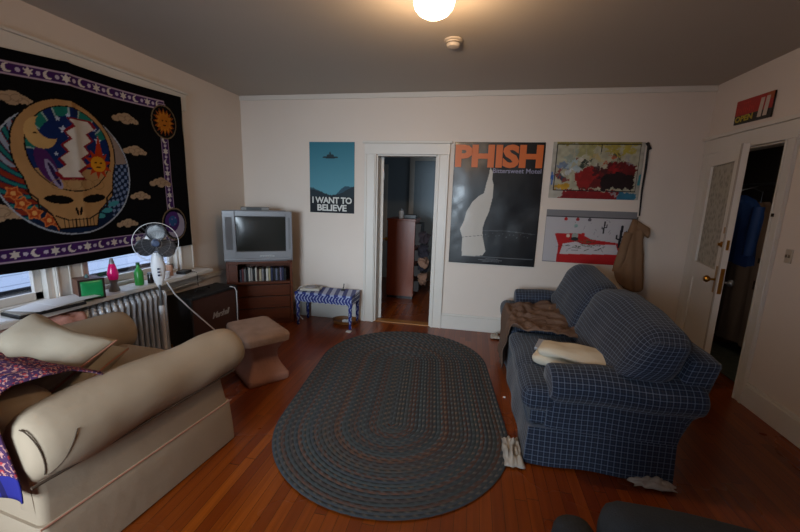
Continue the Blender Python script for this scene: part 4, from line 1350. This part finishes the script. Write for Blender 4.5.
# things on the bench
root = thing('telephone_base', 'flat white answering machine on the left half of the blue bench', 'telephone', (-1.87, 4.12, .411), .15)
obj('body', rbox(.24, .17, .035, .014, 6, c=(0, 0, .0178)), mat('offwhite_machine', '#bdb9ae', .4), root)
obj('cradle', rbox(.12, .11, .012, .005, 4, c=(-.01, -.005, .040)), mat('grey_machine', '#8c8c93', .4), root)
obj('panel', boxbm(.055, .10, -.05, .05, .034, .038), mat('panel_grey', '#7d7a75', .5), root, smooth=False)
root = thing('black_pen_stand', 'small black object standing on the back edge of the blue bench', 'phone handset', (-1.50, 4.20, .411), .3)
obj('body', rbox(.05, .03, .018, .006, 3, c=(0, 0, .009)), BLACKP, root)
obj('antenna', tube(B(), [(0, 0, .015), (.012, 0, .05), (.015, 0, .085)], .006, 6), BLACKP, root)
root.name = 'black_handset'
bm = B(); pts = []
for k in range(24):
    q = k / 23; a = q * 1.0 * PI
    pts.append((-2.0 - .085 * math.sin(a) - .02 * math.sin(q * 9), 4.10 + .05 * q + .02 * math.sin(q * 7), .44 * (1 - q) + .008 + .02 * math.sin(q * PI) ))
tube(bm, [(-1.98, 4.13, .43)] + pts, .005, 6)
tag(obj('white_telephone_cord', bm, WHITEP), 'white cord looping off the left end of the blue bench to the floor', 'cord')
root = thing('wooden_tray', 'shallow brown wooden tray on the floor under the blue bench', 'tray', (-1.47, 4.22, 0), 0)
secs = []
obj('tray_body', lathe(B(), [(.10, 0), (.15, .004), (.17, .045), (.162, .045), (.145, .012), (.003, .010)], 28), mat('tray_wood', '#7d4d22', .5, var=.15), root)
root.scale = (1, .75, 1)
tag(obj('crumpled_tissue', rbox(.07, .05, .03, .012, 5, fn=lambda q, t_: q + Vector((wob(q, 40, .02, 1), wob(q, 40, .02, 2), wob(q, 40, .012, 3))), c=(-1.46, 4.2, .03)), PAPER), 'white tissue lying in the wooden tray', 'tissue')
tag(obj('paper_scrap', boxbm(-1.36, -1.30, 3.90, 3.955, .0005, .006), PAPER, smooth=False), 'white paper scrap on the floor by the front right bench leg', 'paper')

# ------------------------------------------------------------------ plaid sofa
root = thing('plaid_sofa', 'navy blue plaid three seat sofa with rolled arms along the right side', 'sofa', (0, 0, 0))
X0, X1, Y0, Y1 = .40, 1.19, 2.12, 4.14
def fab(q, t_, s=5, a=.012, seed=0):
    return q + Vector((wob(q, s, a, seed), wob(q, s, a, seed + 1), wob(q, s, a, seed + 2)))
def skirt():
    bm = B(); uvl = bm.loops.layers.uv.verify()
    loopp = []
    corners = [(X0, Y0), (X1, Y0), (X1, Y1), (X0, Y1)]
    for i in range(4):
        a, b = corners[i], corners[(i + 1) % 4]; m_ = 24 if i % 2 == 0 else 48
        for k in range(m_):
            q = k / m_; loopp.append((a[0] + (b[0] - a[0]) * q, a[1] + (b[1] - a[1]) * q))
    n = len(loopp); cx, cy = (X0 + X1) / 2, (Y0 + Y1) / 2
    rings = []; per = [0]
    for i in range(n): per.append(per[-1] + math.hypot(loopp[i][0] - loopp[(i + 1) % n][0], loopp[i][1] - loopp[(i + 1) % n][1]))
    zs = [.012, .06, .12, .18, .235, .24]
    for z in zs:
        fl = (1 - z / .24) * .018
        ring = []
        for i, (x_, y_) in enumerate(loopp):
            dx, dy = x_ - cx, y_ - cy
            k_ = fl * (1 + .5 * math.sin(per[i] * 14))
            ex = k_ if abs(abs(dx) - (X1 - X0) / 2) < 1e-3 else 0; ey = k_ if abs(abs(dy) - (Y1 - Y0) / 2) < 1e-3 else 0
            ring.append(bm.verts.new((x_ + math.copysign(ex, dx), y_ + math.copysign(ey, dy), z)))
        rings.append(ring)
    for j in range(len(zs) - 1):
        for i in range(n):
            f = bm.faces.new((rings[j][i], rings[j][(i + 1) % n], rings[j + 1][(i + 1) % n], rings[j + 1][i]))
            for lp, (u__, v__) in zip(f.loops, ((per[i], zs[j]), (per[i + 1], zs[j]), (per[i + 1], zs[j + 1]), (per[i], zs[j + 1]))): lp[uvl].uv = (u__, v__)
    f = bm.faces.new(rings[-1])
    return bm
obj('skirt', skirt(), PLAID, root, angle=60)
obj('base_frame', rbox(X1 - X0 - .01, Y1 - Y0 - .07, .11, .02, 8, c=((X0 + X1) / 2, (Y0 + Y1) / 2, .29)), PLAID, root, angle=60)
# arms: rolled, running along x
def arm(yc, sgn):
    secs = []
    xs = [X0 + .095, X0 + .10, X0 + .12, X0 + .15] + [X0 + .15 + (X1 + .06 - X0 - .18) * k / 12 for k in range(1, 12)] + [X1 + .05, X1 + .08, X1 + .09]
    n = 26
    for i, x in enumerate(xs):
        e = 1.0
        if i == 0: e = .80
        elif i == 1: e = .90
        elif i == 2: e = .975
        elif i == len(xs) - 1: e = .85
        elif i == len(xs) - 2: e = .96
        s = []
        r = .118 * e
        zc = .515
        # roll profile circle + panel below
        pts = []
        for k in range(n):
            a = math.radians(-60 + 300 * k / (n - 1))     # from lower outside over the top to lower inside
            pts.append((sgn * (-.03) + sgn * (-1) * r * math.cos(a) * 1.08, zc + r * math.sin(a) * .92))
        pts.append((sgn * .075 * e, .36)); pts.append((sgn * .075 * e, .235)); pts.append((-sgn * .095 * e, .235)); pts.append((-sgn * .095 * e, .38))
        for (yy, zz) in pts:
            xk = x if zz > .42 else min(x, X1 + .03 - (.42 - zz) * .15)
            s.append((xk + wob((x, yy, zz), 6, .010, 3), yc + yy + wob((x, yy, zz), 5, .012, 9), zz + wob((x, yy, 0), 4, .012, 5)))
        secs.append(s)
    return loft(B(), secs, uv=True)
obj('arm', arm(Y0 + .10, 1), PLAID, root, angle=70)
obj('arm', arm(Y1 - .10, -1), PLAID, root, angle=70)
# seat cushions (T-shaped toward the front edge)
def seat(y0, y1, seed):
    def fn(q, t_):
        q = fab(q, t_, 4, .02, seed)
        return q
    return rbox(.66, y1 - y0, .15, .055, 14, (.02, .0, .02), fn, c=(X0 + .30, (y0 + y1) / 2, .405))
obj('seat_cushion', seat(Y0 + .175, 3.12, 1), PLAID, root, angle=80)
obj('seat_cushion', seat(3.125, Y1 - .19, 2), PLAID, root, angle=80)
# T front lobe of the near cushion in front of the arm
obj('seat_cushion_lobe', rbox(.20, .40, .152, .055, 10, (.015, .0, .01), c=(X0 + .06, Y0 + .205, .404)), PLAID, root, angle=80)
obj('seat_cushion_lobe', rbox(.20, .40, .152, .055, 10, (.015, .0, .01), c=(X0 + .06, Y1 - .205, .404)), PLAID, root, angle=80)
# back frame leaning outward
def lean(q, t_):
    k = max(0, q.z + .30)
    return fab(Vector((q.x + k * .30, q.y, q.z)), t_, 4, .012, 5)
obj('back_frame', rbox(.18, Y1 - Y0 - .02, .52, .05, 14, (.0, 0, .01), lean, c=(1.12, (Y0 + Y1) / 2 + .0, .49)), PLAID, root, angle=80)
# tall puffy back cushions
def backc(y0, y1, seed, lift=0, peak=0, end=-1):
    def fn(q, t_):
        k = (q.z + .25)
        e = 1 - .28 * (t_.y ** 2) * (t_.z ** 2)
        q = Vector((q.x * (1 - .18 * max(0, t_.z)) + k * .28, q.y, q.z))
        q.z += .17 * max(0, -t_.z) * max(0, (end * t_.y - .35) / .65)
        q.z += lift * t_.y * max(0, t_.z) + peak * max(0, t_.z) * (1 - abs(t_.y - .45)) - .05 * max(0, t_.z) * abs(t_.y) ** 3
        return fab(q, t_, 3.5, .016, seed)
    return rbox(.28, y1 - y0, .50, .085, 16, (.02, 0, .01), fn, c=(.955, (y0 + y1) / 2, .675))
obj('back_cushion', backc(Y0 - .02, 3.12, 11, .015, 0.0), PLAID, root, angle=80)
obj('back_cushion', backc(3.10, Y1 - .12, 14, .02, .03, 1), PLAID, root, angle=80)
for xx in (X0 + .06, X1 - .06):
    for yy in (Y0 + .06, Y1 - .06): obj('foot', boxbm(xx - .025, xx + .025, yy - .025, yy + .025, 0, .24), BLACKP, root, smooth=False)

# brown blanket draped over the seat's middle
def bl(u, v):
    # u: along y (far to near), v: from back of the seat to the front and down
    w = .06 * math.sin(v * 5)
    y = 3.86 - 1.04 * u + w * (1 - u)
    if u > .8: y += .0
    s = v * 1.02
    reach = .62 + .12 * math.sin(u * 7)
    top = .50
    x_b = .98 - .0 * u
    if u < .35: s = s  # far side
    x = x_b - s
    z = top
    xe = X0 - .04
    if x < xe:
        d = xe - x; x = xe - .012 - .03 * abs(math.sin(u * 8)) * min(1, d * 4); z = top - .02 - d * 1.25
        y = y + d * .35 * (.9 - u)
    else:
        z += .028 * max(0, noise.noise(Vector((x * 7, y * 6, 1)))) + .02 * max(0, noise.noise(Vector((x * 16, y * 12, 5))))
        z -= max(0, (xe + .05 - x)) * .3
    x += wob((x, y, z), 7, .02, 4)
    return (x, y, max(z, .05))
def bl2(u, v):
    cut = 1 - .45 * max(0, (u - .55) / .45) ** 1.5
    vv = v * cut if u > .55 else v
    return bl(u, vv)
def throw_fn(u, v):
    # diagonal blanket: outline in seat plane from far-back to near-middle
    ya = 3.90 - .25 * v; yb = 2.92 + .42 * v * v - .0
    y = ya + (yb - ya) * u
    xb = .99; s = v * (.98 - .0 * u)
    x = xb - s; z = .508
    # bulge of the cushions
    xe = X0 - .035
    if x < xe + .02:
        d = xe + .02 - x
        a = min(1, d / .06)
        z = .508 - .03 * a - max(0, d - .02) * 1.15
        x = xe + .02 - .035 * a - .02 * abs(math.sin(u * 11)) * min(1, d * 5)
        y += d * .25 * (.3 - u)
    z += (.07 * abs(noise.noise(Vector((x * 4 + y * 3, y * 4 - x * 2, 1)))) + .05 * abs(noise.noise(Vector((x * 11, y * 9, 5))))) if x > xe - .01 else 0
    z += .012 * abs(math.sin(y * 23 + x * 9)) if x > xe else 0
    x += wob((x, y, z), 7, .018, 4); y += wob((x, z, y), 5, .05, 8)
    return (x, y, max(z, .07))
tag(cloth('brown_blanket', throw_fn, 60, 60, BROWNB, None, .008), 'rumpled brown blanket draped over the sofa seat and down its front', 'blanket')

# folded cream blanket near the arm
def crm(q, t_):
    return fab(q, t_, 8, .018, 21)
root = thing('cream_folded_blanket', 'folded cream blanket on the sofa seat against the near arm', 'blanket', (.75, 2.46, .494), math.radians(-20))
for k in range(2):
    obj('fold', rbox(.56 - .04 * k, .25 - .02 * k, .058, .028, 12, (.01, .01, .008), crm, c=(.008 * k, 0, .032 + .056 * k)), CREAM, root, angle=80)
# silver laptop behind it
root = thing('silver_laptop', 'thin closed silver laptop on the sofa seat beside the cream blanket', 'laptop', (.66, 2.68, .502), math.radians(-18))
obj('base', boxbm(-.16, .16, -.06, .14, 0, .012), SILVERP, root, smooth=False, bevel=.003)
obj('lid', boxbm(-.16, .16, -.06, .14, .013, .020), mat('laptop_silver', '#b9bcc2', .3, .5), root, smooth=False, bevel=.003)

# white cloths at the sofa's feet
def rag(name, label, c, s, seed):
    rx, ry, rz = s
    def fn(u, v):
        a = (u - .5) * 2; b = (v - .5) * 2
        e = 1 - .3 * noise.noise(Vector((a * 2, b * 2, seed)))
        x = c[0] + rx * a * e; y = c[1] + ry * b * e
        z = .014 + rz * max(0, 1 - a * a) ** .5 * max(0, 1 - b * b) ** .5 * (.35 + abs(noise.noise(Vector((a * 2.2, b * 2.2, seed + 3)))) * 1.3)
        return (x, y, z)
    tag(cloth(name, fn, 26, 26, mat('white_rag', '#a99f92', .95, var=.1), None, .004), label, 'cloth')
rag('white_rag', 'crumpled white cloth on the floor at the sofa\'s near front corner', (.33, 2.17, 0), (.055, .13, .075), 3)
rag('white_rag', 'crumpled white cloth sticking out under the sofa\'s near end', (1.08, 2.10, 0), (.11, .06, .04), 9)
rag('white_rag', 'small white cloth on the floor at the sofa\'s far front corner', (.33, 4.17, 0), (.05, .045, .05), 15)
for k, (x, y) in enumerate(((.365, 2.86),)):
    tag(obj('paper_crumb', rbox(.02, .014, .01, .004, 2, c=(x - .03, y, .0055)), PAPER), 'tiny white paper crumb on the floor between rug and sofa', 'paper')

# ------------------------------------------------------------------ beige armchair (big, near left)
AC = thing('beige_armchair', 'large beige slipcovered armchair with rolled arms in the left foreground', 'armchair', (-1.535, .93, 0), math.radians(-6.4))
# local: +Y forward, x=0 at the near side plane, body extends to -X
AW, AD = 1.04, 1.0
def prof_skirt(z): return 0
secs = []
def rr2(x0, x1, y0, y1, r, z, wv=0):
    pts = rrect((x1 - x0) / 2, (y1 - y0) / 2, r, z, 4)
    return [(a + (x0 + x1) / 2, b + (y0 + y1) / 2, c) for a, b, c in pts]
for z, g in ((.01, .012), (.08, .010), (.18, .004), (.262, 0), (.268, -.002)):
    secs.append(rr2(-AW - g, g, -g, AD + g, .03, z))
obj('skirt', loft(B(), secs), BEIGE, AC, angle=50)
secs = [rr2(-AW + .012, -.012, .012, AD - .012, .03, .262), rr2(-AW + .016, -.016, .016, AD - .03, .035, .36), rr2(-AW + .02, -.02, .016, AD - .05, .035, .47)]
obj('base', loft(B(), secs), BEIGE, AC, angle=50)
obj('hem_seam', tube(B(), [(-.0, .0, .268), (.0, AD, .268)], .004, 6), PIPING, AC)
def chair_arm(xc, sgn):
    """rolled arm running along y: sgn=+1 near side (outside is +x)"""
    secs = []
    ys = [.0, .01, .035, .075] + [.075 + (AD - .105) * k / 14 for k in range(1, 15)] + [AD + .03, AD + .065, AD + .085, AD + .09]
    es = [.55, .78, .93, 1.0] + [1.0] * 14 + [.99, .93, .75, .5]
    n = 30
    for y, e in zip(ys, es):
        s = []
        q = y / AD
        r = (.145 + .006 * math.sin(q * 5)) * e
        zc = .58
        pts = []
        for k in range(n):
            a = math.radians(-48 + 276 * k / (n - 1))
            pts.append((sgn * (-.072 + r * math.cos(a)), zc + r * math.sin(a) * .98 * (1.0)))
        pts += [(sgn * (-.17 * e), .40), (sgn * (-.17 * e), .30), (sgn * (-.05), .30), (sgn * (-.05), .43)]
        # only the roll gets rounded ends
        for (xx, zz) in pts:
            yy = y
            if zz < .45: yy = max(.014, min(AD - .03, y))
            s.append((xc + xx + wob((xx, y, zz), 5, .012, 3), yy, zz + wob((xx, y, zz), 4, .02, 8)))
        secs.append(s)
    return loft(B(), secs, uv=True)
obj('arm', chair_arm(0, 1), BEIGE, AC, angle=60)
obj('arm', chair_arm(-AW, -1), BEIGE, AC, angle=60)
obj('arm_piping', tube(B(), [(.032, -.02, .478), (.034, .3, .474), (.034, .6, .474), (.034, AD, .474)], .006, 6), mat('dark_seam', '#4b3a2b', .9), AC)
# back
def chb(q, t_):
    k = q.z + .25
    return fab(Vector((q.x, q.y - k * .10, q.z)), t_, 4, .02, 31)
obj('backrest', rbox(AW - .22, .24, .44, .10, 12, (0, .02, .02), chb, c=(-AW / 2, .12, .55)), BEIGE, AC, angle=80)
obj('seat_cushion', rbox(AW - .36, .80, .17, .06, 12, (.0, .02, .025), lambda q, t_: fab(q, t_, 4, .015, 41), c=(-AW / 2, .60, .455)), BEIGE, AC, angle=80)
def seam_pts(a0, a1, y0, y1):
    ye = ((.0, .55), (.01, .78), (.035, .93), (.075, 1.0), (1, 1.0))
    pts = []
    for i in range(10):
        q = i / 9; y = y0 + (y1 - y0) * q; a = math.radians(a0 + (a1 - a0) * q)
        e = next(e0 + (e1 - e0) * (y - ya) / (yb - ya) for (ya, e0), (yb, e1) in zip(ye, ye[1:]) if ya <= y <= yb)
        r = .145 * e + .003
        pts.append((-.072 + r * math.cos(a) + wob((-.072 + r * math.cos(a), y, .58), 5, .012, 3), y - .002, .58 + r * math.sin(a) * .98))
    return pts
for sm in ((70, -40, .008, .03), (22, -42, .13, .04)): obj('end_seam', tube(B(), seam_pts(*sm), .0025, 5), mat('dark_seam', '#4b3a2b', .9), AC)

# cushion with rust piping
def pil(sz, seed):
    def fn(q, t_):
        e = (1 - abs(t_.x) ** 4) * (1 - abs(t_.z) ** 4)
        y = (t_.y) * (.012 + .075 * max(0, e) ** .6)
        pinch = 1 - .10 * (1 - t_.z ** 2) * abs(t_.x) - .0
        x = t_.x * sz / 2 * (1 - .09 * (1 - t_.z ** 2) * abs(t_.x)); z = t_.z * sz / 2 * (1 - .09 * (1 - t_.x ** 2) * abs(t_.z))
        return fab(Vector((x, y, z)), t_, 6, .02, seed)
    return fn
PC = thing('beige_cushion', 'big beige square cushion with rust piping leaning in the armchair', 'cushion', (-2.0, 1.245, .725), 0, rot=(math.radians(-62), math.radians(9.5), math.radians(-3)))
obj('cover', rbox(.54, .12, .54, .01, 18, fn=pil(.52, 51)), mat('grey_beige_cotton', '#a79a87', .9, var=.05, bump=.3, bscale=14, spec=.15), PC, angle=120)
pts = []
hs = .26
for i in range(64):
    q = i / 64 * 4; sd = int(q); f_ = (q - sd) * 2 - 1
    x_, z_ = ((f_, -1), (1, f_), (-f_, 1), (-1, -f_))[sd]
    x2 = x_ * hs * (1 - .09 * (1 - z_ ** 2) * abs(x_)); z2 = z_ * hs * (1 - .09 * (1 - x_ ** 2) * abs(z_))
    v_ = fab(Vector((x2, 0, z2)), None, 6, .02, 51); pts.append(v_)
obj('piping', tube(B(), pts, .006, 6, closed=True), PIPING, PC)
PC2 = thing('beige_cushion', 'second beige cushion lying on the armchair seat under the leaning one', 'cushion', (-2.10, 1.40, .60), 0, rot=(math.radians(-84), math.radians(0), math.radians(20)))
for ch in PC.children:
    c = ch.copy(); c.parent = PC2; COL.objects.link(c)

# paisley throw over the back
t = NT('paisley_throw')
tc = t.node('ShaderNodeTexCoord')
v1 = t.node('ShaderNodeTexVoronoi'); v1.inputs['Scale'].default_value = 40; t.l.new(tc.outputs['UV'], v1.inputs['Vector'])
sp = t.node('ShaderNodeSeparateXYZ'); t.l.new(tc.outputs['UV'], sp.inputs[0])
c = t.mix(t.math('GREATER_THAN', v1.outputs['Distance'], .33), lin('#a03a3e'), lin('#4a3050'))
n2 = t.noise(55, 3, tc.outputs['UV'])
c = t.mix(t.math('GREATER_THAN', n2, .56), c, lin('#b5837a'))
edge = t.math('GREATER_THAN', sp.outputs[1], 1.0)
c = t.mix(edge, c, lin('#2c2c78'))
band_ = t.math('LESS_THAN', t.math('ABSOLUTE', t.math('SUBTRACT', sp.outputs[0], .10)), .012)
c = t.mix(band_, c, lin('#23204e'))
t.color(c); t.b.inputs['Roughness'].default_value = .95; t.b.inputs['Specular IOR Level'].default_value = .1
def thr(u, v):
    # u across (x: 0 near arm side -> -0.75), v from seat side over the back and down behind
    x = -.11 + .10 * max(0, (v - .55) / .45) - .60 * u
    path = [(.40, .67), (.32, .73), (.25, .775), (.16, .805), (.06, .81), (-.02, .79), (-.038, .68), (-.040, .53), (-.036, .40)]
    s = v * (len(path) - 1); i = min(int(s), len(path) - 2); f_ = s - i
    y = path[i][0] * (1 - f_) + path[i + 1][0] * f_; z = path[i][1] * (1 - f_) + path[i + 1][1] * f_
    return (x + .01 * math.sin(v * 22), y - .012 * math.sin(x * 40), z + .018 + .008 * math.sin(x * 45 + v * 6))
o = cloth('throw_cover', thr, 44, 60, t.m, None, .006, uv=(.8, 1.1))
o.name = 'paisley_throw'; o.location = AC.location; o.rotation_euler = AC.rotation_euler
tag(o, 'red and blue paisley throw draped over the beige armchair back', 'throw')

# ------------------------------------------------------------------ dark grey armchair (only its top in view, bottom right)
GREYF = mat('charcoal_fabric', '#34373a', .9, var=.1, bump=.4, bscale=200, spec=.15)
root = thing('grey_armchair', 'dark grey upholstered armchair, only its rounded top visible at the bottom right', 'armchair', (.60, .75, 0), math.radians(0))
obj('base', rbox(.92, .62, .30, .04, 8, c=(.17, -.12, .17)), GREYF, root, angle=60)
obj('seat_cushion', rbox(.70, .50, .14, .05, 8, (.01, 0, .02), c=(.17, -.18, .385)), GREYF, root, angle=80)
obj('backrest', rbox(.86, .16, .50, .07, 14, (0, .01, .01), lambda q, t_: fab(Vector((q.x, q.y + (q.z + .2) * .12, q.z - .04 * t_.x * max(0, t_.z))), t_, 4, .01, 61), c=(.22, .16, .475)), GREYF, root, angle=80)
obj('arm', rbox(.13, .60, .42, .06, 8, (.01, 0, .01), c=(-.265, -.02, .475)), GREYF, root, angle=80)
obj('arm', rbox(.13, .60, .42, .06, 8, (.01, 0, .01), c=(.60, -.10, .42)), GREYF, root, angle=80)
for xx in (-.2, .4):
    for yy in (-.38, .12): obj('foot', boxbm(xx - .02, xx + .02, yy - .02, yy + .02, 0, .04), BLACKP, root, smooth=False)

# ------------------------------------------------------------------ bedroom contents
root = thing('wooden_wardrobe', 'reddish wooden dresser standing in the room beyond the doorway', 'dresser', (-1.26, 5.52, 0), 0)
BR = NT('cherry_wood'); _t = BR.node('ShaderNodeTexCoord'); _m = BR.node('ShaderNodeMapping'); BR.l.new(_t.outputs['Object'], _m.inputs[0]); _m.inputs['Scale'].default_value = (12, 12, 1)
BR.color(BR.mix(BR.noise(1.5, 4, _m.outputs[0]), lin('#6a2c14'), lin('#8f4420'))); BR.b.inputs['Roughness'].default_value = .35
obj('body', boxbm(0, .42, 0, .50, .04, 1.20), BR.m, root, smooth=False, bevel=.004)
obj('top_board', boxbm(-.012, .432, -.012, .512, 1.20, 1.23), BR.m, root, smooth=False, bevel=.005)
obj('plinth', boxbm(.01, .41, .01, .49, 0, .04), BLACKP, root, smooth=False)
root.name = 'dresser'
# open drawers on its right side with clothes spilling out
rn = random.Random(4)
for k, z in enumerate((.12, .36, .60, .84, 1.0)):
    dr = obj('drawer', boxbm(.42, .50 + .02 * (k % 2), .03, .47, z, z + .16), mat('dark_drawer', '#21150f', .6), root, smooth=False)
for k, (z, c_, nm) in enumerate(((.30, '#8a6753', 'peach'), (.50, '#23222c', 'dark'), (.72, '#2a2630', 'black'), (.92, '#3a3036', 'grey'), (.56, '#94705c', 'tan'))):
    o = obj('garment', rbox(.13, .16, .15, .04, 6, fn=lambda q, t_, k=k: q + Vector((wob(q, 20, .05, k), wob(q, 20, .05, k + 3), wob(q, 16, .06, k + 5)))), mat('garment_' + nm, c_, .9), None, angle=80)
    o.location = (-1.26 + .56, 5.53 + .03 * (k % 2), z + .03)
    tag(o, ['peach garment spilling low from the dresser\'s side drawers', 'dark garment hanging mid-way from the dresser\'s side drawers', 'black garment bulging above the dark one at the dresser side', 'grey garment at the top of the dresser side', 'tan garment caught beside the dark one at the dresser side'][k], 'garment')
root = thing('white_bottle', 'small white and grey bottle standing on top of the dresser', 'bottle', (-1.07, 5.60, 1.231))
obj('body', lathe(B(), [(.035, 0), (.037, .01), (.037, .10), (.03, .115)], 16), WHITEP, root)
obj('cap', lathe(B(), [(.025, .115), (.025, .14), (.004, .142)], 14), STEEL, root)
root = thing('black_clock_radio', 'low black clock radio on top of the dresser', 'clock radio', (-.93, 5.62, 1.231))
obj('case', boxbm(-.10, .09, -.05, .06, .004, .06), BLACKP, root, smooth=False, bevel=.006)
obj('foot', boxbm(-.09, .08, -.04, .05, 0, .005), BLACKP, root, smooth=False)
# bed in the corner
root = thing('bed', 'bed with beige cover glimpsed past the dresser', 'bed', (-.58, 5.95, 0))
obj('frame', boxbm(0, 1.25, 0, .95, .0, .22), mat('dark_bed_wood', '#3a2015', .5), root, smooth=False)
obj('mattress', rbox(1.24, .94, .22, .06, 8, (0, 0, .015), c=(.625, .475, .33)), mat('beige_bedding', '#8c8069', .9), root)
obj('pillow', rbox(.5, .34, .12, .055, 8, (0, 0, .02), c=(.35, .70, .50)), mat('white_bedding', '#9aa0a6', .9), root)
# white door trims in the bedroom
bm = B(); box(bm, -1.77, -1.60, 6.92, 6.95, 0, 2.13); box(bm, -1.19, -1.10, 6.92, 6.95, 0, 2.2); box(bm, -.30, -.22, 6.92, 6.95, 0, 2.2); box(bm, -1.19, -.22, 6.92, 6.95, 2.2, 2.3); trim(11, bm)
d3 = bpy.data.objects.new('door_3', None); COL.objects.link(d3); d3['kind'] = 'structure'; d3.location = (-1.10, 6.945, 0)
obj('leaf', boxbm(0, .80, -.015, .0, 0.01, 2.19), mat('grey_door', '#93a0a8', .5), d3, smooth=False)
obj('raised_panel', boxbm(.12, .36, -.022, -.015, .3, .95), mat('grey_door', '#93a0a8', .5), d3, smooth=False, bevel=.003)
obj('raised_panel', boxbm(.12, .36, -.022, -.015, 1.1, 2.0), mat('grey_door', '#93a0a8', .5), d3, smooth=False, bevel=.003)
bm = B(); box(bm, -1.78, -1.755, 5.75, 5.87, 0, 2.1); box(bm, -1.78, -1.755, 6.55, 6.67, 0, 2.1); box(bm, -1.78, -1.75, 5.75, 6.67, 2.1, 2.2); box(bm, -1.775, -1.765, 5.87, 6.55, .0, 2.1); trim(12, bm, mat('bright_trim', '#d4d6d8', .4))

# ------------------------------------------------------------------ hall: hanging coats
root = thing('coat_rail', 'dark coat rail in the unlit closet behind the entrance door', 'coat rail', (2.78, 3.6, 1.78))
obj('rail', tube(B(), [(0, -.68, 0), (0, 1.98, 0)], .014, 10), STEEL, root)
def coat(name, label, y, z0, z1, w, th, m, rz=0, x=2.78):
    r0 = thing(name, label, 'coat', (x, y, 0), rz)
    secs = []
    for k in range(14):
        q = k / 13; z = z1 + (z0 - z1) * q
        ww = w * (.25 + .75 * min(1, q * 4) ** .6) / 2; tt = th / 2 * (.5 + .5 * min(1, q * 3))
        secs.append([(tt * math.sin(2 * PI * j / 30) * (1 + .3 * math.sin(j * 2.3 + q * 2)), ww * math.cos(2 * PI * j / 30) + .02 * math.sin(j * 3 + q * 3), z + .015 * math.sin(j)) for j in range(30)])
    obj('body', loft(B(), secs), m, r0, angle=80)
    for s in (-1, 1):
        secs = []
        for k in range(8):
            q = k / 7
            secs.append([(.045 * math.cos(2 * PI * j / 12) - .05 * q, s * (w / 2 - .05 + .06 * q) + .045 * math.sin(2 * PI * j / 12), z1 - .10 - .55 * q * min(1, (z1 - z0) / .8)) for j in range(12)])
        obj('sleeve', loft(B(), secs), m, r0, angle=80)
    obj('hanger_hook', tube(B(), [(0, 0, z1 - .02), (0, 0, 1.71), (2.78 - x, 0, 1.76), (2.78 - x, 0, 1.775)], .004, 6), STEEL, r0)
    return r0
coat('blue_jacket', 'blue jacket hanging in the dark gap of the entrance door', 4.45, 1.0, 1.66, .76, .15, mat('blue_nylon', '#16386c', .6, bump=.5, bscale=14), .0, 2.62)
coat('brown_coat', 'long brown coat hanging behind the blue jacket in the door gap', 4.55, .12, 1.60, .68, .18, mat('brown_wool', '#8a6c55', .9, bump=.4, bscale=14), .0, 2.90)
tag(obj('hall_mat', rbox(.8, 1.3, .012, .005, 6, c=(2.80, 4.1, .0065)), mat('mottled_green_mat', '#4c4c3c', .95, var=.5, vscale=14)), 'mottled grey-green mat on the dark hall floor behind the entrance door', 'mat')
